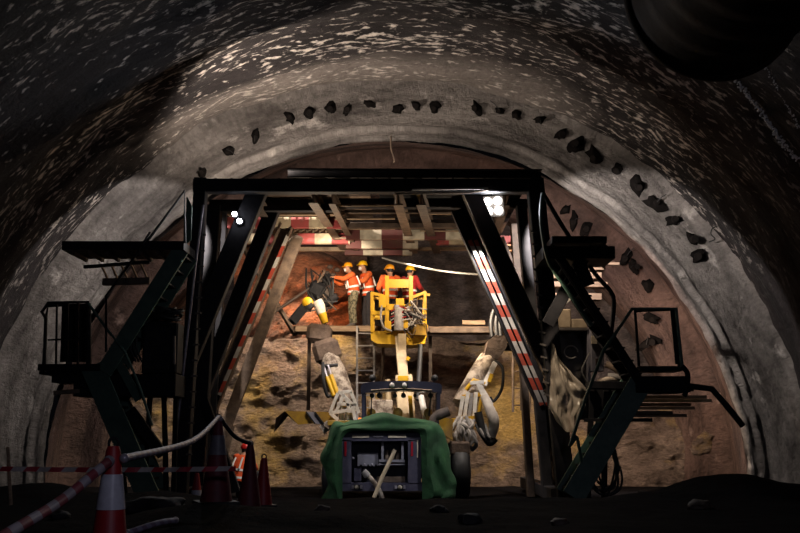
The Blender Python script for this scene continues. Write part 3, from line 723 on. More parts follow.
# timber planks stored under the side platform
WORDS = ['topmost', 'second from the top', 'third from the top', 'fourth from the top', 'lowest but one', 'lowest']
for i, (xa, xb, y, m) in enumerate(((630, 706, 397, 'wood'), (628, 711, 400.5, 'board'), (616, 690, 404.5, 'woodd'), (622, 694, 408, 'wood'), (612, 672, 412.5, 'woodd'), (606, 686, 415.5, 'wood'))):
    Y = 20.4 + (i % 3) * .14
    tag(MB().beam(at(xa, y, Y), at(xb, y, Y), .12, .065, V((0, 0, 1))).build('timber_plank', M[m]), f'weathered plank slung under the right staircase landing, {WORDS[i]} of the stack', 'plank', 'planks under the right landing')
# grey cabinet with boxes
zc = at(560, 388, 20.6).z
gc = thing('equipment_cabinet', (at(572, 388, 20.8).x, 20.8, zc), 'grey open equipment cabinet with a coiled cable behind the plastic sheet', 'cabinet')
pa, pb = at(551, 345, 20.5), at(590, 345, 20.5); h = at(551, 329, 20.5).z - zc; cx = (pa.x + pb.x) / 2; w = pb.x - pa.x
MB().box((cx, 21.05, zc + h / 2), (w, .04, h)).build('back_panel', M['grey'], gc)
for s in (-1, 1): MB().box((cx + s * (w / 2 - .02), 20.8, zc + h / 2), (.05, .5, h)).build('side_panel', M['panelg'], gc)
for z in (0.02, h): MB().box((cx, 20.8, zc + z), (w + .06, .55, .05)).build('shelf', M['grey'], gc)
MB().tube([at(571, 352, 20.7) + V((.14 * math.cos(a), 0, .13 * math.sin(a))) for a in [k * PI / 8 for k in range(15)]], .014, 6).build('cable_loop', M['wirew'], gc, True)
MB().curve([at(590, 352, 20.5), at(585, 362, 20.5), at(582, 372, 20.5), at(588, 384, 20.5)], .014, 6).build('cable', M['wirew'], gc, True)
MB().box(at(596, 350, 20.55), (.26, .3, .9)).build('switch_box', M['panelg'], gc)
MB().box(at(594, 340, 20.38), (.12, .04, .16)).build('meter', M['whiterefl'], gc)
MB().box(at(598, 362, 20.38), (.1, .04, .14)).build('meter', M['rustd'], gc)
for z in (at(590, 386, 20.6).z,): MB().beam(V((pa.x - .1, 20.8, zc - .04)), V((pb.x + .5, 20.8, zc - .04)), .5, .06).build('base_plate', M['steel2'], gc)
zt = zc + h + .03
for (xa, xb, ytop, lab, m) in ((550.5, 571, 309, 'tall pale carton standing on the grey equipment cabinet', 'board'), (571.8, 587, 319, 'low pale carton standing on the grey equipment cabinet', 'board')):
    p, q = at(xa, ytop, 20.6), at(xb, ytop, 20.6); hh = p.z - zt
    t = tag(MB().box(((p.x + q.x) / 2, 20.8, zt + hh / 2 + .003), (q.x - p.x, .4, hh)).build('carton', M[m]), lab, 'box')
    MB().box(((p.x + q.x) / 2, 20.8, zt + hh + .006), (q.x - p.x - .02, .06, .006)).build('packing_tape', M['tan'], t)
tg = thing('tool_bundle', at(600, 384, 20.3), 'small heap of brown tools and rags on the right side platform', 'tools')
for (a, b, r, m) in (((606, 364), (626, 378), .07, 'rust'), ((608, 376), (628, 382), .06, 'hose'), ((598, 382), (620, 380), .05, 'dust')):
    MB().curve([at(*a, 20.0), at((a[0] + b[0]) / 2, (a[1] + b[1]) / 2 - 2, 19.95), at(*b, 20.0)], r, 8).build('tool', M[m], tg, True)
# red and white hose ends above the cartons
rh = thing('coupling_bundle', at(566, 306, 21.0), 'pale cables and a red coupling lying on the tall carton', 'cable')
MB().ball(at(560, 303, 20.9), .07, (1, 1, .8)).build('coupling', M['cone_red'], rh, True)
for k in range(4): MB().curve([at(562, 306 - k, 20.9), at(570, 300 - k * 2, 20.9), at(577, 292 - k, 20.9)], .016, 6).build('cable', M['wirew'], rh, True)
# boards stacked high behind the right staircase
bd = [('top board of the pale stack behind the right upper platform', 540, 604, 268), ('second board of the pale stack behind the right upper platform', 537, 600, 276), ('third board of the pale stack behind the right upper platform', 545, 606, 285), ('bottom board of the pale stack behind the right upper platform', 545, 600, 297)]
for i, (lab, xa, xb, y) in enumerate(bd):
    tag(MB().beam(at(xa, y, 21.9), at(xb, y + .5, 21.9), .35, .11 + .03 * (i % 2), V((0, 0, 1)), .05).build('stacked_board', M['woodd']), lab, 'board', 'boards behind the right upper platform')
tag(MB().beam(at(600, 263.5, 21.6), at(619, 264, 21.6), .1, .06).build('timber_batten', M['woodd']), 'short pale batten end sticking out beyond the board stack', 'batten')
# plastic sheet hung over the right leg
rows = []
for j in range(34):
    t = j / 33; r = []
    for i in range(30):
        s = i / 29
        xl = lerp(552, 549, t) if t < .8 else lerp(549, 556, (t - .8) / .2); xr = lerp(556, 590, min(1, t * 1.7)) - max(0, t - .55) * 16
        y = lerp(341, 408 + 24 * math.sin(s * 2.2 + .6), t) + 16 * s * (1 - t)
        p = at(lerp(xl, xr, s), y, 19.70)
        p.y += .15 * noise.noise(V((s * 4, t * 3.6, 3))) + .10 * noise.noise(V((s * 11, t * 9, 5))) + .06 * math.sin(s * 12 + t * 3) * (.3 + t) - .15 * math.sin(s * PI)
        r.append(p)
    rows.append(r)
tag(MB().sheet(rows).build('plastic_sheet', M['plastic'], smooth_=True, recalc=False), 'crumpled clear plastic sheet hanging from the right gantry leg', 'plastic sheet')
# hose coil hanging at the foot of the right stairs
hc = thing('hose_coil', at(606, 494, 19.0), 'black hose coil hanging at the foot of the right staircase', 'hose')
for i in range(6):
    c = at(605 + random.uniform(-4, 4), 470 + random.uniform(-5, 3), 18.95 + i * .04); rx, rz = random.uniform(.15, .28), random.uniform(.34, .5)
    MB().tube(smooth([c + V((rx * math.cos(a) + .05 * math.sin(2 * a + i), .02 * math.sin(a * 2), rz * math.sin(a))) for a in [k * PI / 6 for k in range(12)]], 3, True), .022, 6, closed=True).build('hose_loop', M['black'], hc, True)
MB().curve([at(601, 430, 18.95), at(606, 440, 18.95), at(600, 452, 18.95)], .022, 6).build('hose_end', M['black'], hc, True)
# ------------------------------------------------------------------ drill rig
rig = thing('drill_rig', at(384, 497, 22), 'navy drill rig with yellow fittings parked under the gantry, tail to the viewer', 'drill rig')
rig.location.z = 0
YR = 21.0
def R(x, y, Y=YR): return at(x, y, Y)
# tail frame, opening in the middle
x0, x1, y0, y1 = 342, 421, 432, 496
hs = MB()
hs.poly([R(x0, y0 + 1), R(x1, y0 + 1), R(x1, y0 + 9), R(x0, y0 + 9)], (0, .25, 0))
tf = hs.build('tail_frame', M['navy'], rig)
for xa, xb in ((342, 351), (408, 421)):
    m_ = MB(); m_.poly([R(xa, 440), R(xb, 440), R(xb, 484), R(xa, 484)], (0, .25, 0)); m_.build('side_plate', M['navy'], tf)
m_ = MB(); m_.poly([R(x0 - 1, 483), R(x1 + 1, 483), R(x1 + 1, 491), R(x0 - 1, 491)], (0, .25, 0)); bump = m_.build('bumper', M['navy'], tf)
m_ = MB(); p, q = R(x0 + 2, 441, 21.5), R(x1 - 2, 490, 21.5); m_.box(((p.x + q.x) / 2, 22.9, (p.z + q.z) / 2 + .2), (q.x - p.x + .1, 2.8, p.z - q.z + .3)); m_.build('chassis', M['navyd'], rig)
m_ = MB(); m_.poly([R(357.5, 453, 21.2), R(378, 453, 21.2), R(378, 466, 21.2), R(357.5, 466, 21.2)], (0, .2, 0)); m_.build('control_panel', M['panelg'], rig)
for i in range(6):
    MB().ball(R(361 + i * 3.7, 465.5 - (i % 2) * 1.0, 21.12), .026).build('indicator_knob', M['bar_silver' if i % 2 else 'black'], rig, True)
for x, r in ((352, .02),): MB().ball(R(353, 458, 21.2), .03).build('indicator_knob', M['bar_silver'], rig, True)
m_ = MB(); m_.poly([R(354, 468, 21.15), R(361, 468, 21.15), R(361, 481, 21.15), R(354, 481, 21.15)], (0, .2, 0)); m_.build('battery_box', M['navy'], rig)
# tray on the right with vertical bars
rk = MB(); rk.beam(R(379, 461, 21.1), R(405, 461, 21.1), .12, .05); rko = rk.build('pipe_rack', M['panelg'], rig)
for x in (382.5, 402.5): MB().beam(R(x, 442, 21.1), R(x, 461, 21.1), .05, .05).build('rack_post', M['panelg'], rko)
MB().beam(R(379, 464.5, 21.08), R(405, 464.5, 21.08), .05, .025).build('rack_rail', M['panelg'], rko)
for x in (387, 392, 398): MB().lathe(R(x, 459.5, 21.25), [(.05, 0), (.05, .17), (.03, .2)], n=12).build('canister', M['rust'], rko, True)
MB().box(R(391, 479.5, 21.2), (S(28, 21), .12, S(5.5, 21))).build('oil_cooler', M['rust'], rig)
for xa, xb in ((352, 369), (388, 406)):
    MB().poly([R(xa, 435, 20.985), R(xb, 434.8, 20.985), R(xb, 437.6, 20.985), R(xa, 437.8, 20.985)], (0, .012, 0)).build('reflector', M['whiterefl'], tf, label='cream reflector strip')
for x in (345.5, 412): MB().poly([R(x - 1, 441.5, 20.985), R(x + 1, 441.5, 20.985), R(x + 1, 456, 20.985), R(x - 1, 456, 20.985)], (0, .012, 0)).build('reflector', M['redrefl'], tf, label='red reflector strip')
MB().poly([R(417, 440, 20.985), R(418.2, 440, 20.985), R(418.2, 457.5, 20.985), R(417, 457.5, 20.985)], (0, .012, 0)).build('reflector', M['whiterefl'], tf, label='thin cream reflector strip')
# the small unreadable maker's lettering: a short row of pale strokes
m_ = MB()
for i, (dx, hh) in enumerate(((0, 1.8), (1.6, 1.2), (3.0, 1.7), (4.4, 1.2), (5.8, 1.2), (7.2, 1.5), (8.6, 1.2))):
    m_.box(R(374 + dx, 436.6, 20.987), (.018, .008, S(hh, 21))); m_.box(R(374.5 + dx, 436.9, 20.987), (.02, .008, .009))
m_.build('lettering', M['panelg'], tf)
for x in (357, 400):
    b_ = MB(); b_.poly([R(x - 5.5, 485, 20.98), R(x + 5.5, 485, 20.98), R(x + 5.5, 489.5, 20.98), R(x - 5.5, 489.5, 20.98)], (0, .02, 0)); bo = b_.build('tail_lamp', M['black'], tf)
    MB().lathe(R(x, 487.2, 20.98), [(.045, 0), (.045, .02), (.03, .035)], (0, -1, 0), 14).build('lens', M['whiterefl'], bo, True)
    for s in (-1, 1): MB().box(R(x + s * 4.2, 487.2, 20.975), (.05, .02, .07)).build('clip', M['bar_silver'], bo)
# wheels
for x in (340, 428):
    for Y in (21.9, 24.0):
        c = at(x + 8 * (1 if x > 400 else -1), 485, Y); c.z = .52
        w = MB(); w.lathe(c + V((-.2, 0, 0)), [(.3, 0), (.46, .02), (.52, .08), (.52, .32), (.46, .38), (.3, .4)], (1, 0, 0), 28); wo = w.build('wheel', M['black'], rig, True)
        MB().lathe(c + V((-.22, 0, 0)), [(.14, 0), (.28, .02), (.28, .42), (.14, .44)], (1, 0, 0), 18).build('hub', M['dust'], wo, True)
# canopy
YC = 22.0
cp = [at(x, y, YC) for x, y in ((361, 394), (360.5, 386), (363, 383.5), (372, 381.8), (388, 381), (414, 381), (431, 381.8), (440, 383.5), (442, 386), (441.5, 394), (438, 392.5), (420, 391), (402, 390.4), (383, 391), (366, 392.5))]
m_ = MB(); m_.poly(cp, (0, .75, 0)); cpo = m_.build('canopy', M['canopy'], rig)
MB().curve([at(371, 390.2, YC - .01), at(401, 388.6, YC - .01), at(432, 390.2, YC - .01)], .012, 6).build('edge_strip', M['tan'], cpo)
for x in (392, 404.5): MB().lathe(at(x, 385.2, YC - .0), [(.055, 0), (.055, .03), (.04, .045)], (0, -1, 0), 16).build('headlamp', M['lens'], cpo, True, label='round clear headlamp')
m_ = MB(); m_.poly([at(389, 382.5, YC - .008), at(408, 382.5, YC - .008), at(408, 388, YC - .008), at(389, 388, YC - .008)], (0, .01, 0)); m_.build('lamp_panel', M['black'], cpo)
for x in (363.5, 438.5):
    for Y in (YC + .05, YC + .7):
        p = at(x, 391, YC); q = at(x + (.5 if x > 400 else -.5) * 0, 425, YC); p.y = q.y = Y; MB().beam(q, p, .085 if Y < 23 else .06, .08).build('canopy_post', M['canopy'], cpo)
for x in (372.5, 434.5):
    MB().ball(at(x, 378, YC + .1), .078).build('work_lamp', M['black'], cpo, True); MB().beam(at(x, 381.5, YC + .1), at(x, 379, YC + .1), .03, .03).build('lamp_stem', M['black'], cpo)
for x, r in ((372, .055), (379.5, .062), (395, .05), (403.5, .058), (415, .042), (430.5, .06)):
    MB().ball(at(x, 395.5, YC + .15), r).beam(at(x, 391, YC + .15), at(x, 395, YC + .15), .02, .02).build('work_lamp', M['black'], cpo, True)
for x, w in ((371.5, .1), (398, .11), (428, .1)):
    MB().ball(at(x, 413, YC + .5), w, (1, .7, 1.05)).beam(at(x, 414, YC + .5), at(x, 428, YC + .5), .16, .1).build('seat_back', M['yellowd'], rig, True)
MB().tube([at(371.5, 396, YC + .4), at(371, 414, YC + .4)], .014, 6).build('grab_bar', M['black'], rig)
MB().tube([at(431, 396, YC + .4), at(429, 416, YC + .4)], .02, 6).build('grab_bar', M['black'], rig)
MB().lathe(at(360, 423, 21.6), [(.045, 0), (.045, .09), (.03, .11)], n=14).build('beacon', M['amber'], rig, True, label='small amber beacon')
MB().box(at(359.5, 424.5, 21.6) + V((-.2, 0, -.02)), (.45, .1, .06)).build('beacon_bar', M['black'], rig)
# deck behind the canopy, side boxes, stowed exhaust
m_ = MB(); p = at(384, 440, 23.0); m_.box((p.x + .3, 23.2, p.z - .5), (2.3, 2.4, .6)); m_.build('deck', M['navyd'], rig)
m_ = MB(); m_.poly([at(439, 417, 21.9), at(453, 419, 21.9), at(452, 440, 21.9), at(440, 432, 21.9)], (0, .7, 0)); m_.build('side_box', M['yellowd'], rig)
MB().tube(smooth([at(433, 424, 21.7), at(434, 418, 21.7), at(440, 414.5, 21.7), at(449, 411, 21.7)], 5), [.09] * 8 + [.10, .11] + [.11] * 6, 10).build('exhaust_pipe', M['rustd'], rig, True)
MB().box(at(347, 423, 22.3), (.8, .8, .1)).build('side_box', M['yellowd'], rig)
# yellow wing plate on the left with a black inset
wpts = [at(285, 411, 22.6), at(328, 412, 22.6), at(336, 419, 22.6), at(331, 425, 22.6), at(313, 423.5, 22.6), at(298, 424.5, 22.6)]
m_ = MB(); m_.poly(wpts, (0, .12, 0)); wg = m_.build('wing_plate', M['yellowd'], rig)
m_ = MB(); m_.poly([at(306, 411.6, 22.585), at(315, 411.8, 22.585), at(324, 424, 22.585), at(316, 423.8, 22.585)], (0, .012, 0)); m_.build('inset_panel', M['panelg'], wg)
for a in ((306, 411.6, 315, 423.6), (315, 412, 324, 424)): MB().beam(at(a[0], a[1], 22.57), at(a[2], a[3], 22.57), .03, .02, V((0, -1, 0))).build('panel_edge', M['black'], wg)
m_ = MB(); m_.poly([at(274, 432, 23.3), at(276, 418, 23.3), at(285, 411, 22.6), at(298, 424.5, 22.6), at(288, 416, 22.9)], (0, .06, 0)); m_.build('wing_end', M['rustd'], wg)
MB().beam(at(322, 430, 22.7), at(330, 424, 22.7), .22, .2).build('wing_hinge', M['hosew'], wg)
MB().beam(at(326, 424, 22.6), at(352, 440, 22.6), .14, .14).build('outrigger', M['dust'], rig)
# left boom
YB = 22.9
lb = MB(); lb.tube([at(346, 405, YB), at(335, 372, YB + .3), at(329, 357, YB + .5)], [.26, .25, .22], 14); lbo = lb.build('boom', M['dust'], rig, True)
for a, b in (((327, 377), (334, 396)), ((331, 375), (337.5, 394))):
    MB().tube([at(*a, YB - .1), at(*b, YB - .25)], .05, 10).build('hydraulic_cylinder', M['yellow'], lbo, True)
    MB().tube([at(a[0] - 3, a[1] - 10, YB), at(*a, YB - .1)], .025, 8).build('piston_rod', M['bar_silver'], lbo, True)
MB().curve([at(323, 363, YB), at(323.5, 380, YB - .2), at(327, 395, YB - .2), at(331, 396, YB - .2)], .04, 7).build('boom_hose', M['black'], lbo, True)
MB().tube([at(323, 366, YB + .1), at(338, 365, YB + .1)], .04, 8).build('clamp', M['black'], lbo, True)
for a, b in (((338, 393), (330, 413)), ((341, 393), (357, 409)), ((351, 392), (359, 413)), ((338, 392.5), (352, 391.5)), ((330, 413), (359, 409)), ((337, 404), (356, 405)), ((344, 394), (336, 412)), ((352, 404), (355, 420)), ((346, 398), (350, 413)), ((330, 413), (338, 420))):
    MB().beam(at(*a, YB - .42), at(*b, YB - .42), .07, .06, V((0, -1, 0))).build('lattice_bar', M['white'], lbo)
MB().beam(at(343, 406, YB - .38), at(355, 405, YB - .38), .06, .06).build('lattice_brace', M['yellow'], lbo)
for x in (341, 347, 352): MB().tube([at(x, 404, YB - .3), at(x + 1, 420, YB - .3)], .06, 9).build('boom_rod', M['white'], lbo, True)
m_ = MB(); m_.box(at(327, 351.5, YB + .6), (.62, .6, .56), ch=.2, tilt=Matrix.Rotation(-.3, 4, 'Y')); k1 = m_.build('knuckle', M['brown'], rig)
m_ = MB(); m_.box(at(319.5, 334, YB + .9), (.58, .6, .44), ch=.2, tilt=Matrix.Rotation(.1, 4, 'Y')); m_.build('knuckle', M['brown'], rig)
hd = MB(); hd.tube([at(324.5, 324, 24.1), at(322.5, 316, 24.1), at(319.5, 306, 24.1), at(317, 301, 24.1)], [.06, .10, .14, .13], 12); hdo = hd.build('drill_head', M['hosew'], rig, True)
MB().tube([at(325.5, 323, 24.0), at(322, 313.5, 24.0)], .075, 10, r2=.11).build('drill_tip', M['yellow'], hdo, True)
MB().lathe(at(308.5, 303, 24.0), [(.13, 0), (.13, .1), (.08, .14)], (-.3, -1, .1), 14).build('coupling', M['yellow'], hdo, True)
MB().lathe(at(309, 306, 23.93), [(.11, 0), (.11, .06), (.03, .08)], (-.3, -1, .1), 14).build('coupling', M['black'], hdo, True)
fb = MB(); fb.channel(at(292, 322, 25.0), at(330, 276, 25.5), .2, .2); fbo = fb.build('feed_beam', M['steel2'], rig)
fb = MB(); fb.tube([at(266, 318, 24.9), at(298, 296, 25.0), at(322, 280, 25.2)], .04, 8); fb.build('feed_rod', M['rustd'], fbo, True)
MB().box(at(317, 290, 25.2), (.42, .35, .4), ch=.2, tilt=Matrix.Rotation(.5, 4, 'Y')).build('rock_drill', M['steel2'], fbo)
MB().box(at(326, 297, 25.3), (.30, .3, .5), ch=.2, tilt=Matrix.Rotation(.3, 4, 'Y')).build('rock_drill', M['rustd'], fbo)
MB().lathe(at(325, 304, 25.2), [(.09, 0), (.11, .1), (.11, .3), (.08, .38)], (.9, -.2, .6), 14).build('rock_drill', M['steel'], fbo, True)
for i in range(18):
    a = at(random.uniform(306, 330), random.uniform(268, 286), 25.2); b = at(random.uniform(308, 338), random.uniform(288, 316), 25.1)
    mid = (a + b) / 2 + V((random.uniform(-.25, .25), -.1, random.uniform(-.25, .2)))
    MB().curve([a, mid, b], random.uniform(.016, .030), 6).build('feed_hose', M['black' if i % 6 else 'rust'], fbo, True)
for (x, y) in ((327, 273), (333, 275), (330, 267), (337, 270), (322, 278)):
    MB().ball(at(x, y, 25.6), .075, (1.2, 1, .8)).build('coupling', M['rustd'], fbo, True)
# right boom
rb = MB(); rb.tube([at(463, 405, YB), at(477, 378, YB + .2), at(488, 359, YB + .4)], [.26, .24, .22], 14); rbo = rb.build('boom', M['dust'], rig, True)
MB().beam(at(484, 386, YB - .3), at(495, 363, YB), .12, .1, V((0, -1, 0))).build('boom_rib', M['white'], rbo)
MB().beam(at(489, 382, YB - .32), at(492, 374, YB - .3), .08, .06, V((0, -1, 0))).build('boom_plate', M['yellow'], rbo)
MB().tube([at(466, 390, YB - .3), at(474, 380, YB - .3), at(485, 384, YB - .3)], .05, 8).build('lattice_brace', M['yellow'], rbo, True)
MB().beam(at(462, 397, YB - .42), at(483, 394, YB - .42), .09, .08, V((0, -1, 0))).build('lattice_brace', M['yellow'], rbo)
MB().beam(at(452, 421, YB - .5), at(477, 418, YB - .5), .12, .1, V((0, -1, 0))).build('lattice_brace', M['yellow'], rbo)
for a, b, m in (((463, 396), (459, 420), 'white'), ((468, 392), (464, 420), 'white'), ((472, 393), (469, 417), 'hose'), ((476, 392), (474, 419), 'white'), ((480, 385), (492, 405), 'white'), ((478, 384), (484, 398), 'white'), ((482, 395), (478, 420), 'yellow'), ((470, 383), (484, 382), 'white')):
    MB().beam(at(*a, YB - .45), at(*b, YB - .45), .08, .06, V((0, -1, 0))).build('lattice_bar', M[m], rbo)
MB().curve([at(495, 361, YB), at(502.5, 368, YB - .1), at(502, 388, YB - .2), at(494, 401, YB - .2), at(490, 397, YB - .2)], .035, 7).build('boom_hose', M['black'], rbo, True)
m_ = MB(); m_.poly([at(484, 358, 23.1), at(488, 341, 23.1), at(495, 335, 23.1), at(507.5, 336, 23.1), at(507, 347, 23.1), at(498, 359, 23.1)], (0, .6, 0)); m_.build('knuckle', M['brown'], rig)
m_ = MB(); m_.box(at(511, 347, 23.4), (.4, .4, .16), ch=.1); m_.build('feed_bracket', M['steel2'], rig)
for x in (492, 497, 501): MB().curve([at(x, 337, 23.4), at(x - 1, 322, 23.5), at(x + 2, 310, 23.6)], .05, 8).build('feed_hose', M['black'], rig, True)
MB().box(at(503, 325, 23.6), (.22, .25, .4), ch=.15).build('swivel', M['dust'], rig)
# wrapped hoses hanging at the right boom foot
for i in range(13):
    a = at(random.uniform(453, 478), random.uniform(416, 424), YB - .55); b = at(random.uniform(455, 474), random.uniform(432, 452), YB - .5)
    c = (a + b) / 2 + V((random.uniform(-.25, .3), -.15, random.uniform(-.15, .1)))
    MB().curve([a, c, b], random.uniform(.03, .05), 7).build('wrapped_hose', M['hosew' if i % 3 else 'hose'], rbo, True)
MB().tube(smooth([at(484, 396, YB - .6), at(490, 410, YB - .7), at(494, 422, YB - .7), at(492, 436, YB - .6)], 5), [.10, .10, .10, .11, .11, .12, .12, .13, .13, .13, .13, .12, .12, .11, .1, .1], 10).build('cloth_wrap', M['cloth'], rbo, True)
MB().curve([at(478, 412, YB - .6), at(482, 428, YB - .6), at(489, 442, YB - .6), at(495, 438, YB - .6)], .09, 8).build('boom_hose', M['black'], rbo, True)
for i in range(4): MB().curve([at(476 + i * 3, 424, YB - .6), at(480 + i * 3, 434 + i, YB - .7), at(488 + i, 445 - i * 2, YB - .6)], .03, 6).build('boom_hose', M['hose' if i % 2 else 'black'], rbo, True)
wc = at(460, 485, 22.5); wc.z = .58
w = MB(); w.lathe(wc + V((-.2, 0, 0)), [(.3, 0), (.5, .02), (.57, .09), (.57, .33), (.5, .40), (.3, .42)], (1, 0, 0), 28); wo = w.build('wheel', M['black'], rig, True)
MB().lathe(wc + V((-.22, 0, 0)), [(.14, 0), (.28, .02), (.28, .44), (.14, .46)], (1, 0, 0), 18).build('hub', M['dust'], wo, True)
MB().box(at(459, 448, 22.6), (.45, .9, .3), ch=.15).build('axle_guard', M['brown'], rig)
# middle boom that carries the basket
m_ = MB(); m_.beam(at(408, 440, 23.1), at(404, 378, 23.6), .40, .4, V((0, -1, 0))); mbo = m_.build('boom', M['cream'], rig)
m_ = MB(); m_.beam(at(404, 384, 23.5), at(400, 338, 23.9), .24, .26, V((0, -1, 0))); m_.build('boom_extension', M['cream'], mbo)
MB().beam(at(410, 396, 22.98), at(412, 425, 22.85), .09, .08, V((0, -1, 0))).build('boom_plate', M['yellow'], mbo)
MB().box(at(403, 378.5, 23.3), (.24, .2, .12)).build('boom_lamp', M['yellow'], mbo)
MB().beam(at(407, 360, 23.5), at(409, 357, 23.5), .1, .08).build('boom_lug', M['yellow'], mbo)
MB().tube([at(420.5, 345, 23.9), at(418, 400, 23.4)], .06, 9).build('levelling_rod', M['black'], mbo, True)
MB().tube([at(421, 396, 23.2), at(426, 420, 23.0)], .07, 9).build('boom_rod', M['white'], mbo, True)
MB().box(at(381, 409, 23.6), (.55, .5, .42)).build('tool_box', M['dust'], rig)
MB().tube([at(388, 380, 24.0), at(389, 408, 23.8)], .07, 8).build('boom_rod', M['cream'], rig, True)

# basket
bk = MB(); YK = 23.9
pl, ph = at(370.5, 343, YK), at(427.5, 343, YK)
def K(x, y, d=0): p = at(x, y, YK); p.y += d; return p
bk.poly([K(370.5, 331), K(427.5, 331), K(425, 343.5), K(411, 345), K(377, 343.5), K(371, 340)], (0, 1.1, 0)); bko = bk.build('basket', M['yellow'], rig)
def kb(a, b, w=.07, d=0, name='basket_rail', m='yellow'):
    p, q = K(*a, d), K(*b, d); MB().beam(p, q, w, w, V((0, -1, 0))).build(name, M[m], bko)
for x in (387, 411): kb((x, 276), (x, 333), .10, -.02, 'basket_post')
MB().poly([K(386, 279.5, -.05), K(412, 279.5, -.05), K(412, 288, -.05), K(386, 288, -.05)], (0, .06, 0)).build('head_plate', M['yellow'], bko)
kb((387, 307.5), (411, 307.5), .14, -.02); kb((387, 291), (387, 293))
for d in (0, 1.0):
    for x in (372, 425): kb((x, 292), (x, 332), .075, d, 'basket_post')
    kb((371, 313), (387, 313), .1, d)
for x in (372.5, 425.5):
    p, q = K(x, 293), K(x, 293, 1.0); MB().beam(p, q, .07, .07).build('basket_rail', M['yellow'], bko)
    p, q = K(x, 313), K(x, 313, 1.0); MB().beam(p, q, .06, .06).build('basket_rail', M['yellow'], bko)
kb((371, 293), (387, 297), .07); kb((411, 298), (426, 292), .07); kb((371, 318), (382, 319), .05); kb((424, 294), (430, 295), .06)
for x in (372.5, 400, 425.5):
    pass
kb((371, 293), (427, 293), .06, 1.0)
MB().box(K(382.5, 302, -.1), (.17, .14, .3)).build('control_box', M['yellow'], bko)
MB().box(K(400, 303, -.12), (.2, .12, .18)).build('control_box', M['yellow'], bko)
MB().box(K(404, 325, -.14), (.2, .12, .2)).build('control_box', M['yellow'], bko)
MB().box(K(388, 326, -.14), (.16, .12, .2)).build('control_box', M['yellow'], bko)
MB().lathe(K(399, 331, -.16), [(.12, 0), (.12, .5), (.1, .55)], n=14).build('hydraulic_motor', M['hose'], bko, True)
MB().lathe(K(397, 312, -.14), [(.07, -.25), (.07, .15)], n=12).build('hydraulic_motor', M['panelg'], bko, True)
MB().box(K(402, 345, -.1), (.2, .3, .5)).build('basket_mount', M['cream'], bko)
MB().curve([K(382, 306, -.15), K(381, 318, -.2), K(384, 328, -.2), K(392, 332, -.2)], .025, 6).build('control_hose', M['hose'], bko, True)
for i in range(26):
    a = K(random.uniform(403, 412), random.uniform(306, 330), -.15); b = K(random.uniform(412, 427), random.uniform(308, 338), -.12)
    mids = [a.lerp(b, t) + V((random.uniform(-.16, .16), random.uniform(-.18, 0), random.uniform(-.2, .25))) for t in (.3, .7)]
    MB().curve([a] + mids + [b], random.uniform(.010, .018), 5).build('control_hose', M[('hose', 'black', 'rust', 'hosew')[i % 4]], bko, True)
for i in range(6):
    a = K(391, 312 + i * 3, -.15); b = K(410 + i * 2, 311 + i * 2, -.15); MB().curve([a, a.lerp(b, .5) + V((0, -.1, .08)), b], .014, 5).build('control_hose', M['hosew' if i % 2 else 'redcloth'], bko, True)
MB().lathe(K(420, 336, -.1), [(.17, 0), (.2, .25)], n=12).build('hose_guide', M['yellowd'], bko, True)

# ------------------------------------------------------------------ green tarpaulin over the rig
inn = [(342.5, 499), (342.5, 490), (342.5, 470), (342.5, 450), (343, 438), (350, 432), (370, 431), (395, 431), (416, 432), (421, 438), (421, 450), (421.5, 470), (422, 490), (422, 499)]
out = [(323, 500), (327, 485), (321, 463), (325, 445), (333, 424), (345, 420), (366, 416), (398, 414.5), (425, 418), (438, 426), (446, 446), (452, 470), (456, 486), (451, 500)]
ip = smooth([at(x, y, 20.93) for x, y in inn], 8); op = smooth([at(x, y, 21.25) for x, y in out], 8)
n = len(ip); rows = []
for j in range(26):
    t = j / 25; r = []
    for i in range(n):
        s = i / (n - 1)
        if t < .4: k = t / .4; p = ip[i].lerp(op[i], k); p.y = 20.93 + .32 * k * k
        else:
            k = (t - .4) / .6; p = op[i].copy(); p.y = 21.25 + k * 1.9
            top = min(1, max(0, 1 - abs(s - .5) * 3)); p.z -= top * k * .05
        amp = math.sin(min(1, t / .4) * PI / 2)
        fold = .022 * math.sin(s * 40 + 3 * noise.noise(V((s * 6, t * 2.5, 1)))) + .10 * noise.noise(V((s * 9, t * 3, 2))) + .03 * noise.noise(V((s * 26, t * 5, 6)))
        drape = .09 * math.sin(min(1, t / .4) * 9.5 + 3.5 * noise.noise(V((s * 5, 0, 11)))) * (1 - .6 * max(0, 1 - abs(s - .5) * 3.2)) * math.sin(min(1, t / .4) * PI)
        d = (op[i] - ip[i]); d.y = 0; d.normalize()
        p += d * fold * amp; p.y -= drape + .05 * math.sin(min(1, t / .4) * PI); p.y -= abs(fold) * amp * (.9 - .7 * max(0, 1 - abs(s - .5) * 3.2)) + .02
        r.append(p)
    rows.append(r)
tag(MB().sheet(rows, .015).build('tarpaulin', M['tarp'], smooth_=True, recalc=False), 'dark green canvas tarpaulin draped over the tail of the drill rig', 'tarpaulin')
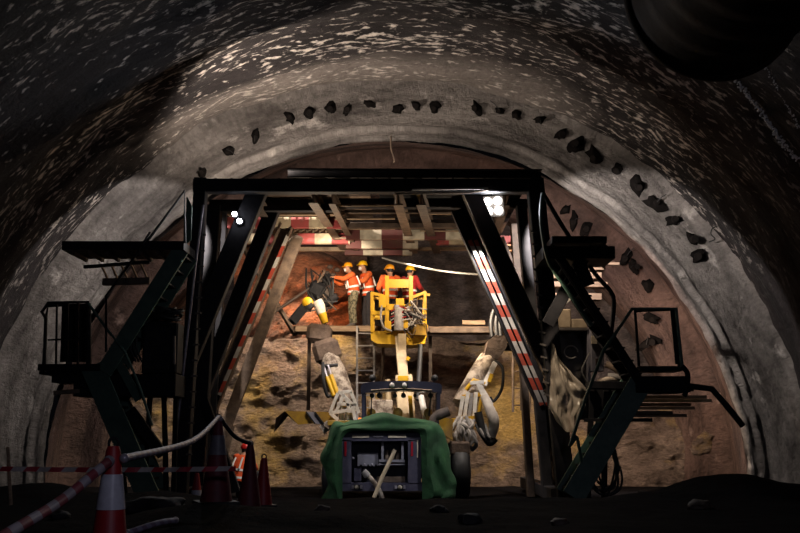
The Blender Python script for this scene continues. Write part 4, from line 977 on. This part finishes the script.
# two pale poles leaning out of the tail
def limbx(a, b, Ya, Yb, r): return MB().tube([at(*a, Ya), at((a[0] + b[0]) / 2 - 1, (a[1] + b[1]) / 2, (Ya + Yb) / 2), at(*b, Yb)], r, 9)
tag(limbx((395, 450), (372, 503), 20.92, 20.55, .042).build('timber_pole', M['rod'], smooth_=True), 'longer pale pole leaning out of the rig tail, its top in the pipe rack', 'pole')
hp = thing('hose_stub', at(381, 502, 20.35), 'shorter grey-tan hose curving down from the rig tail behind the crossing pole', 'hose')
MB().curve([at(366, 474, 20.82), at(372, 480, 20.78), at(379, 490, 20.75), at(384, 504, 20.75)], .05, 9).build('hose_tube', M['dust'], hp, True)
MB().lathe(at(366, 474, 20.8), [(.07, -.06), (.075, 0), (.06, .08)], (-.5, 0, .6), 10).build('coupling', M['hose'], hp, True)
# ------------------------------------------------------------------ people
def person(name, loc, heading, label, J, helmet='helmet', vest='orange', sleeve='sleeve', legs='trouser', mask=False, sc=1.0, bandk=True, look=0.0):
    t = thing(name, loc, label, 'person')
    Rz = Matrix.Rotation(heading, 3, 'Z'); L = V(loc)
    j = dict(pelvis=(0, 0, .93), waist=(0, .0, 1.08), chest=(0, .01, 1.30), neck=(0, .01, 1.47), head=(0, .04, 1.60),
             shL=(-.19, 0, 1.41), elL=(-.25, -.02, 1.13), wrL=(-.25, .10, .90), shR=(.19, 0, 1.41), elR=(.25, -.02, 1.13), wrR=(.25, .10, .90),
             hiL=(-.10, 0, .90), knL=(-.11, .03, .49), anL=(-.11, 0, .09), toL=(-.12, .15, .035), hiR=(.10, 0, .90), knR=(.11, .03, .49), anR=(.11, 0, .09), toR=(.12, .15, .035))
    j.update(J)
    w = {k: L + Rz @ (V(v) * sc) for k, v in j.items()}
    rad = dict(pelvis=.13, waist=.12, chest=.14, neck=.055, head=.075, shL=.06, shR=.06, elL=.042, elR=.042, wrL=.03, wrR=.03, hiL=.085, hiR=.085, knL=.058, knR=.058, anL=.042, anR=.042, toL=.035, toR=.035)
    ed = [('pelvis', 'waist'), ('waist', 'chest'), ('chest', 'neck'), ('neck', 'head')]
    for s in 'LR': ed += [('chest', 'sh' + s), ('sh' + s, 'el' + s), ('el' + s, 'wr' + s), ('pelvis', 'hi' + s), ('hi' + s, 'kn' + s), ('kn' + s, 'an' + s), ('an' + s, 'to' + s)]
    for s, sg in (('L', -1), ('R', 1)):      # palm and five fingers
        fd = (w['wr' + s] - w['el' + s]).normalized(); sd = fd.cross(V((0, 0, 1)))
        if sd.length < .1: sd = Rz @ V((1, 0, 0))
        sd.normalize(); dn = fd.cross(sd).normalized()
        pm = 'pa' + s; w[pm] = w['wr' + s] + fd * .055 * sc; rad[pm] = .030; ed.append(('wr' + s, pm))
        for k, (o, l) in enumerate(((-.032, .07), (-.011, .085), (.011, .08), (.032, .062))):
            a, b = f'f{k}{s}', f'g{k}{s}'; w[a] = w[pm] + fd * .045 * sc + sd * o * sc; w[b] = w[a] + (fd * .75 + dn * .6) * l * .75 * sc; rad[a] = .0095; rad[b] = .008
            ed += [(pm, a), (a, b)]
        a, b = 'ta' + s, 'tb' + s; w[a] = w['wr' + s] + fd * .03 * sc - sd * sg * .038 * sc; w[b] = w[a] + (fd * .8 - sd * sg * .5) * .05 * sc; rad[a] = .012; rad[b] = .009
        ed += [('wr' + s, a), (a, b)]
    names = list(w); ix = {k: i for i, k in enumerate(names)}
    me = bpy.data.meshes.new('skel'); me.from_pydata([w[k] - L for k in names], [(ix[a], ix[b]) for a, b in ed], [])
    so = bpy.data.objects.new('skel', me); C.objects.link(so)
    md = so.modifiers.new('skin', 'SKIN'); md.use_smooth_shade = True
    for k in names:
        sv = me.skin_vertices[0].data[ix[k]]; sv.radius = (rad[k] * sc, rad[k] * sc); sv.use_root = (k == 'pelvis')
    sb = so.modifiers.new('sub', 'SUBSURF'); sb.levels = sb.render_levels = 1
    dg = bpy.context.evaluated_depsgraph_get(); bm_ = bpy.data.meshes.new_from_object(so.evaluated_get(dg))
    bpy.data.objects.remove(so)
    mb = MB(); mb.bm.from_mesh(bm_)
    for v in mb.bm.verts: v.co += L
    # head with face
    H = w['head']; hr = Matrix.Rotation(heading + look, 4, 'Z'); fwd = (hr.to_3x3() @ V((0, 1, 0))); side = hr.to_3x3() @ V((1, 0, 0)); upv = V((0, 0, 1))
    mb.ball(H, .105 * sc, (.80, .95, 1.15), 16, hr)
    mb.ball(H + fwd * .10 * sc - upv * .015 * sc, .022 * sc, (.7, 1, 1.1), 8, hr)
    mb.ball(H + fwd * .045 * sc - upv * .085 * sc, .05 * sc, (.9, .9, .6), 10, hr)
    for s in (-1, 1): mb.ball(H + side * s * .085 * sc - upv * .01 * sc, .028 * sc, (.4, .8, 1.2), 8, hr)
    body = mb.build('body', M['skin'], t, True)
    e = MB()
    for s in (-1, 1): e.ball(H + fwd * .092 * sc + side * s * .034 * sc + upv * .012 * sc, .011 * sc, (1, .5, .7), 8, hr)
    e.build('eyes', M['hair'], body, True)
    e = MB(); e.ball(H + fwd * .088 * sc - upv * .055 * sc, .022 * sc, (1, .3, .3), 8, hr); e.build('mouth', M['redcloth'], body, True)
    e = MB(); e.ball(H - fwd * .018 * sc + upv * .02 * sc, .108 * sc, (.82, .86, 1.05), 14, hr); e.build('hair', M['hair'], t, True)
    if mask:
        e = MB(); e.ball(H + fwd * .075 * sc - upv * .045 * sc, .058 * sc, (1, .75, .85), 12, hr); e.build('face_mask', M['mask'], t, True)
    hm = MB(); hm.lathe(H + upv * .035 * sc, [(.118 * sc, 0), (.122 * sc, .02 * sc), (.112 * sc, .065 * sc), (.085 * sc, .105 * sc), (.04 * sc, .128 * sc), (.005, .133 * sc)], upv, 20); ho = hm.build('hard_hat', M[helmet], t, True)
    bmr = MB(); bmr.lathe(H + upv * .035 * sc + fwd * .03 * sc, [(.12 * sc, -.004), (.142 * sc, -.004), (.142 * sc, .006), (.12 * sc, .008)], upv, 20); bmr.build('brim', M[helmet], ho, True)
    # clothes
    tr = MB()
    for s in 'LR':
        tr.tube(smooth([w['pelvis'].lerp(w['hi' + s], .7), w['hi' + s], w['hi' + s].lerp(w['kn' + s], .5), w['kn' + s], w['kn' + s].lerp(w['an' + s], .5), w['an' + s] + V((0, 0, .02))], 3), [.13 * sc, .128 * sc, .125 * sc, .12 * sc, .115 * sc, .11 * sc, .105 * sc, .098 * sc, .092 * sc, .09 * sc, .088 * sc, .085 * sc, .085 * sc, .084 * sc, .083 * sc, .085 * sc][:16], 12)
    pv = w['pelvis']; shd = (w['shR'] - w['shL']).normalized()
    def ring(c, axis, a, b, n=20):
        x = (shd - axis * shd.dot(axis)).normalized(); y = axis.cross(x)
        return [c + x * math.cos(2 * PI * k / n) * a * sc + y * math.sin(2 * PI * k / n) * b * sc for k in range(n)]
    spine = smooth([pv - (w['waist'] - pv).normalized() * .09 * sc, pv, w['waist'], w['chest'], w['neck'] - (w['neck'] - w['chest']).normalized() * .02 * sc], 4)
    prof = [(.170, .135), (.178, .14), (.18, .142), (.18, .142), (.178, .14), (.175, .136), (.174, .134), (.174, .132), (.178, .134), (.182, .136), (.19, .138), (.196, .138), (.20, .136), (.196, .128), (.17, .11), (.12, .09), (.075, .072)]
    m = len(spine)
    def axis(i): return (spine[min(i + 1, m - 1)] - spine[max(i - 1, 0)]).normalized()
    tr.loft([ring(spine[i], axis(i), prof[i][0] * .95, prof[i][1] * .95) for i in range(0, 7)])
    tr.build('trousers', M[legs], t, True)
    jk = MB(); jk.loft([ring(spine[i], axis(i), prof[i][0], prof[i][1]) for i in range(3, m)])
    for s in 'LR':
        jk.tube(smooth([w['sh' + s].lerp(w['chest'], .25), w['sh' + s], w['sh' + s].lerp(w['el' + s], .5), w['el' + s], w['el' + s].lerp(w['wr' + s], .5), w['wr' + s]], 3), [.085 * sc, .086 * sc, .084 * sc, .082 * sc, .078 * sc, .074 * sc, .07 * sc, .068 * sc, .066 * sc, .064 * sc, .062 * sc, .06 * sc, .056 * sc, .052 * sc, .05 * sc, .048 * sc], 12)
    jk.build('jacket', M[sleeve], t, True)
    vs = MB(); vs.loft([ring(spine[i], axis(i), prof[i][0] + .014, prof[i][1] + .014) for i in range(1, m - 1)], False); vo = vs.build('vest', M[vest], t, True)
    if bandk:
        def band(i, f):
            c = spine[i].lerp(spine[i + 1], f); ax = axis(i); a, b = prof[i]
            v = MB(); v.loft([ring(c - ax * .025 * sc, ax, a + .021, b + .021), ring(c + ax * .025 * sc, ax, a + .021, b + .021)], False); v.build('reflective_band', M['refl'], vo, True)
        band(4, 0); band(8, .0)
        for s in 'LR':
            y = shd.cross(axis(9)).normalized()
            for d in (1, -1):
                v = MB(); a = spine[8] + (w['sh' + s] - w['chest']).dot(shd) * shd * .6 + y * d * .162 * sc; b = spine[13] + (w['sh' + s] - w['chest']).dot(shd) * shd * .55 + y * d * .135 * sc
                v.tube([a, (a + b) / 2 + y * d * .006, b], .022 * sc, 6); v.build('reflective_band', M['refl'], vo, True)
    for s in 'LR':
        bt = MB(); a, b = w['an' + s], w['to' + s]
        bt.tube([a + V((0, 0, .08)) * sc, a + V((0, 0, .0)) * sc, a.lerp(b, .5) + V((0, 0, .0)), b], [.055 * sc, .058 * sc, .05 * sc, .04 * sc], 10); bt.build('boot', M['boot'], t, True)
    return t
zf = zw - .035
p1 = px_at_z(353.5, 25.62, zf); p2 = px_at_z(368, 26.1, zf)
person('person', p1, PI / 2 + .25, 'person in orange vest and camouflage trousers reaching for the drill with both hands', dict(chest=(0, .06, 1.28), neck=(0, .10, 1.45), head=(0, .15, 1.57), shL=(-.19, .08, 1.38), shR=(.19, .08, 1.38), elL=(-.22, .30, 1.26), wrL=(-.10, .52, 1.30), elR=(.20, .30, 1.18), wrR=(.08, .54, 1.24)), 'helmet_o', legs='camo', mask=True, sc=.98)
person('person', p2, PI / 2 + .5, 'person in yellow hard hat, orange vest and dark trousers standing close behind the camouflaged one', dict(chest=(0, .06, 1.30), neck=(0, .10, 1.47), head=(0, .15, 1.60), shL=(-.19, .06, 1.40), shR=(.19, .06, 1.40), elL=(-.24, .26, 1.20), wrL=(-.12, .48, 1.22), elR=(.24, .1, 1.16), wrR=(.2, .32, 1.1)), 'helmet', legs='trouser', mask=True, sc=1.03)
zk = K(400, 331).z + .01
a3 = V((K(390, 300).x, YK + .70, zk)); a4 = V((K(409.5, 300).x, YK + .52, zk))
person('person', a3, .4, 'person in orange hard hat and striped vest standing in the yellow basket', dict(elL=(-.26, .12, 1.16), wrL=(-.16, .3, 1.1), elR=(.26, .12, 1.16), wrR=(.18, .3, 1.15)), 'helmet_o', sc=.985)
person('person', a4, -.6, 'person in yellow hard hat and red jacket at the basket controls', dict(elL=(-.26, .12, 1.16), wrL=(-.16, .3, 1.1), elR=(.28, .05, 1.18), wrR=(.2, .3, 1.15)), 'helmet', vest='redcloth', sleeve='redcloth', sc=.95)
# the one on the floor, sitting on an upturned bucket
pg = at(240.5, 490, 23.2); pg.z = 0.02
person('person', pg, -.5, 'person in red hard hat and orange vest squatting on the floor behind the traffic cones',
       dict(pelvis=(0, -.1, .42), waist=(0, -.07, .58), chest=(0, .03, .80), neck=(0, .1, .96), head=(0, .16, 1.07), shL=(-.19, .06, .91), shR=(.19, .06, .91), elL=(-.26, .2, .68), wrL=(-.14, .42, .62), elR=(.26, .2, .68), wrR=(.14, .42, .62),
            hiL=(-.11, -.05, .42), knL=(-.2, .36, .50), anL=(-.17, .22, .09), toL=(-.2, .38, .035), hiR=(.11, -.05, .42), knR=(.2, .36, .50), anR=(.17, .22, .09), toR=(.2, .38, .035)), 'helmet_r', sleeve='orange', sc=.96)
st = MB(); st.lathe(pg + V((.05, -.1, 0)) - V((0, 0, .015)), [(.13, 0), (.16, .24), (.165, .25)], n=20); tag(st.build('bucket', M['black'], smooth_=True), 'black upturned bucket under the squatting person', 'bucket')

# ------------------------------------------------------------------ traffic cones and barrier bars
def cone(px, ytop, Y, hgt, label, red, whitem, bandz, fat=.19):
    p = at(px, ytop, Y); hgt = p.z - gz(p.x, p.y) + .005; base = V((p.x, p.y, p.z - hgt)); t = thing('traffic_cone', base, label, 'traffic cone', 'traffic cones on the mud bank')
    r0, r1 = hgt * fat, .035
    MB().lathe(base, [(r0 + .0, .03), (r1 + .01, hgt - .03), (r1, hgt), (.012, hgt)], n=32).build('cone_body', M[red], t, True)
    MB().box(base + V((0, 0, .018)), (r0 * 2.5, r0 * 2.5, .036), ch=.2, rot=.4).build('base', M['black'], t)
    if whitem:
        a, b = bandz; R_ = lambda z: lerp(r0, r1 + .01, (z - .03) / (hgt - .06)) + .004
        MB().lathe(base, [(R_(a) - .006, a - .001), (R_(a), a), (R_(b), b), (R_(b) - .006, b + .001)], n=32).build('reflective_sleeve', M[whitem], t, True)
    lo = MB(); lo.tube([base + V((.03 * math.cos(a), 0, hgt + .015 + .035 * math.sin(a))) for a in [k * PI / 8 for k in range(16)]], .009, 6, closed=True); lo.build('loop', M['black'], t, True)
    return base + V((0, 0, hgt))
tA = cone(113.5, 446, 6.3, .74, 'nearest red traffic cone with wide white sleeve, standing in the mud', 'cone_red', 'cone_white', (.54, .75), .155)
tB = cone(218.5, 419, 11.8, .95, 'tall dark grimy traffic cone holding the silver pole end', 'cone_dark', 'cone_grey', (.56, .78))
tC = cone(250.5, 445, 12.6, .72, 'slim dark traffic cone in front of the squatting person', 'cone_dark', None, None)
tD = cone(264, 458, 13.6, .62, 'small bright red traffic cone peeking out behind the slim dark one', 'cone_red', None, None)
tE = cone(197, 473, 18.7, .62, 'tiny far orange traffic cone at the foot of the left gantry post', 'cone_red', 'cone_white', (.3, .42))
pole_m = bands('silver and plum banded pole', [(.30, .27, .36), (.20, .14, .20)], .05, (.6, .6, .5), dirt=.1)
pole_r = bands('red and pale banded pole', [(.42, .36, .40), (.30, .05, .07)], .07, (.6, .5, .5), dirt=.15)
def pole(pts, r, m, label, name='barrier_pole'):
    t = thing(name, pts[0], label, 'barrier pole'); 
    MB().curve(pts, r, 9).build('pole', m, t, True)
    for p in (pts[0], pts[-1]): MB().ball(p, r * 1.2, (1, 1, 1), 10).build('end_ring', M['bar_silver'], t, True)
pole([tA + V((.075, -.02, -.075)), tA.lerp(tB, .5) + V((.10, 0, -.11)), tB + V((0, -.02, .02))], .026, pole_m, 'silver barrier pole slung between the nearest cone and the tall grimy one')
pole([tB + V((.03, -.02, 0)), tB.lerp(tC, .5) + V((0, 0, -.05)), tC + V((0, -.02, .02))], .026, M['steel'], 'short dark barrier pole slung from the tall grimy cone to the slim one')
pole([tA + V((.0, -.085, -.09)), at(62, 500, 5.6), at(14, 530, 5.0), at(-30, 556, 4.6)], .03, pole_r, 'red and pale barrier pole sloping down from the nearest cone to the lower corner')
e0 = at(128, 516, 9.6); e1 = at(176, 503, 10.2)
for e in (e0, e1): e.z = gz(e.x, e.y) + .06
pole([e0, (e0 + e1) / 2 + V((.05, 0, .03)), e1], .03, pole_m, 'silver barrier pole lying on the black mud')
# warning tape across the left
tapem = bpy.data.materials.new('red and white warning tape'); tapem = bands('red and white warning tape', [(.50, .44, .42), (.42, .03, .05)], .105, (.75, 0, -.6), .4, .1)
rows = [[], []]
for i in range(60):
    s = i / 59; a = at(lerp(-12, 236, s), 466.2 + 1.2 * math.sin(s * PI), 11.2); a.y += .02 * math.sin(i * .7)
    rows[0].append(a); rows[1].append(a - V((0, 0, .052)))
tag(MB().sheet(rows, .002).build('warning_tape', tapem, recalc=False), 'red and white warning tape strung level across the left foreground', 'tape')
stake = at(8, 447, 11.25); stb = at(11, 505, 11.25)
tag(MB().tube([stb, at(9, 470, 11.25), stake], .02, 7).build('wooden_stake', M['wood']), 'thin wooden stake holding the warning tape at the far left', 'stake')
# black bundle on the bank, a few stones
bun = thing('pipe_bundle', at(654, 498, 17.4), 'small heap of black pipes lying on the floor below the ochre rock', 'pipe')
bun.location.z = gz(bun.location.x, 17.4)
b0 = V(bun.location)
for i, (dx, dz, l, r) in enumerate(((-.12, .09, .5, .07), (.12, .08, .55, .07), (0, .22, .45, .075), (.3, .07, .4, .06), (-.05, .33, .3, .05))):
    MB().tube([b0 + V((dx - l / 2, .05 * i, dz + .02)), b0 + V((dx + l / 2, -.03 * i, dz))], r, 10).build('pipe', M['black'], bun, True)
lb2 = thing('cloth_bundle', at(158, 499, 12.4), 'dark crumpled sheet bundle lying between the nearest cone and the tall cone', 'cloth')
lz = gz(lb2.location.x, 12.4); lb2.location.z = lz
m_ = MB(); r_ = bmesh.ops.create_icosphere(m_.bm, subdivisions=4, radius=1)
for v in r_['verts']:
    c = v.co.copy(); f = 1 + .35 * noise.fractal(c * 1.5, .9, 2, 4); v.co = V(lb2.location) + V((c.x * .42 * f, c.y * .3 * f, max(-.02, c.z * .17 * f)))
m_.build('folded_cloth', M['steel'], lb2, True)
def stone(x, y, r, label, i):
    z = gz(x, y); m_ = MB(); rr = bmesh.ops.create_icosphere(m_.bm, subdivisions=3, radius=1)
    for v in rr['verts']:
        c = v.co.copy(); f = 1 + .4 * noise.fractal(c * 1.2 + V((i * 9, 0, 0)), .9, 2, 3); v.co = V((x + c.x * r * f * 1.3, y + c.y * r * f, z + .3 * r + c.z * r * f * .7))
    tag(m_.build('loose_stone', M['rustd'] if i % 2 else M['steel'], smooth_=True), label, 'stone', 'loose stones on the mud bank')
for i, (px, py, Y, r, lab) in enumerate(((440, 506, 13, .09, 'loose stone on the mud in front of the tarpaulin edge'), (322, 512, 12.3, .07, 'loose stone on the mud below the wing plate'), (470, 517, 11.5, .10, 'loose stone on the mud nearest to the tarpaulin corner'), (700, 505, 13, .11, 'loose stone on the mud by the right bank'), (60, 512, 12, .09, 'loose stone on the left mud heap'), (560, 520, 11.2, .08, 'loose stone on the mud below the right gantry leg'))):
    p = at(px, py, Y); stone(p.x, Y, r, lab, i)

# ------------------------------------------------------------------ light
def lamp(kind, loc, power, col, name, size=.1, target=None, angle=None, blend=.4):
    l = bpy.data.lights.new(name, kind); l.energy = power; l.color = col
    if kind in ('POINT', 'SPOT'): l.shadow_soft_size = size
    if kind == 'AREA': l.size = size
    if kind == 'SPOT': l.spot_size = math.radians(angle); l.spot_blend = blend
    o = bpy.data.objects.new(name, l); C.objects.link(o); o.location = V(loc)
    if target is not None: o.rotation_euler = (V(target) - V(loc)).to_track_quat('-Z', 'Y').to_euler()
    return o
WARM = (1.0, .80, .58); COOL = (.92, .94, 1.0); NEU = (1.0, .91, .84)
lamp('SPOT', cF + V((0, -.25, 0)), 170, COOL, 'floodlight_beam', .1, (-2, 10, 7), 150)
lamp('SPOT', at(237, 218, 20.1) + V((0, -.2, 0)), 130, COOL, 'work_light_beam', .08, (-1.5, 12, 7), 150)
# added unseen lamps on top of the gantry and on its flanks, turned to the concrete ring
lamp('SPOT', (-2.9, 20.6, 6.9), 900, (1.0, .85, .71), 'roof_fill', .05, (-1.8, 22.8, 9.6), 150)
lamp('SPOT', (1.2, 20.9, 6.9), 150, (1.0, .85, .71), 'roof_fill', .05, (2.2, 23.6, 9.4), 140)
lamp('SPOT', (3.2, 20.4, 5.95), 1400, NEU, 'flank_fill', .06, (4.85, 24.4, 4.5), 90, .15)
lamp('SPOT', (-4.6, 20.4, 5.95), 900, NEU, 'flank_fill', .06, (-6.2, 24.4, 4.5), 86, .15)
# unseen lamps added under and beside the deck, towards rock and inner ring
lamp('POINT', (-1.9, 22.0, 4.9), 120, WARM, 'deck_fill', .06)
lamp('POINT', (1.1, 22.0, 4.9), 75, WARM, 'deck_fill', .06)
lamp('SPOT', (-1.5, 22.9, 5.5), 420, WARM, 'face_fill', .06, (-2.2, 27.5, 4.6), 90)
lamp('SPOT', (-2.3, 26.1, 5.7), 1250, WARM, 'face_fill', .06, (-3.4, 27.5, 2.4), 100)
lamp('SPOT', (1.6, 23.0, 4.9), 760, WARM, 'face_fill', .06, (2.6, 27.5, 1.0), 110)
lamp('SPOT', (.5, 22.3, 5.5), 240, WARM, 'face_fill', .06, (.0, 25, 3.4), 90)
lamp('SPOT', (-2.4, 26.2, 6.1), 420, (1.0, .46, .22), 'orange_fill', .06, (-3.0, 28.8, 5.0), 80)
lamp('POINT', (2.9, 26.2, 5.9), 40, (1.0, .48, .25), 'orange_fill', .06)
lamp('SPOT', (4.2, 23.4, 3.4), 900, (1.0, .76, .55), 'side_fill', .06, (6.4, 27.5, 1.2), 110)
lamp('SPOT', (4.6, 23.8, 5.2), 230, (1.0, .70, .6), 'side_fill', .06, (8.0, 27.5, 4.6), 110)
# added lamps without fixtures, brightening the rig, plastic sheet and cartons
lamp('SPOT', (-1.0, 21.2, 5.6), 650, NEU, 'rig_fill', .06, (-1.2, 22.5, 2.6), 70)
lamp('SPOT', (1.7, 20.9, 5.6), 600, NEU, 'rig_fill', .06, (1.6, 22.5, 2.6), 70)
lamp('SPOT', (2.5, 18.3, 4.7), 230, WARM, 'flank_fill', .06, (3.6, 19.7, 2.6), 42)
lamp('SPOT', (3.15, 20.1, 5.0), 90, WARM, 'flank_fill', .06, (3.6, 20.9, 3.4), 110)
lamp('SPOT', (2.7, 18.4, 4.9), 520, COOL, 'platform_fill', .08, (-.1, 21, 1.1), 36)  # added fill, no fixture on the platform; lifts the rig tail
lamp('SPOT', (-4.3, 18.4, 4.9), 300, COOL, 'platform_fill', .08, (-.5, 21, 1.1), 32)  # its added counterpart from the other platform, also unseen
# added area lamp behind the viewer, a cool fill without a fixture
lamp('AREA', (3.0, -3.0, 5.0), 95, (.74, .76, 1.0), 'rear_fill', 1.0, (1.5, 12, 4))
wd = bpy.data.worlds.new('world'); bpy.context.scene.world = wd; wd.use_nodes = True
wd.node_tree.nodes['Background'].inputs[0].default_value = (.55, .55, .7, 1); wd.node_tree.nodes['Background'].inputs[1].default_value = .002
sc_ = bpy.context.scene
sc_.view_settings.view_transform = 'Standard'; sc_.view_settings.look = 'None'; sc_.view_settings.gamma = 1; sc_.view_settings.use_curve_mapping = False
sc_.view_settings.exposure = 0.0
sc_.cycles.max_bounces = 5; sc_.cycles.diffuse_bounces = 3; sc_.cycles.use_denoising = True
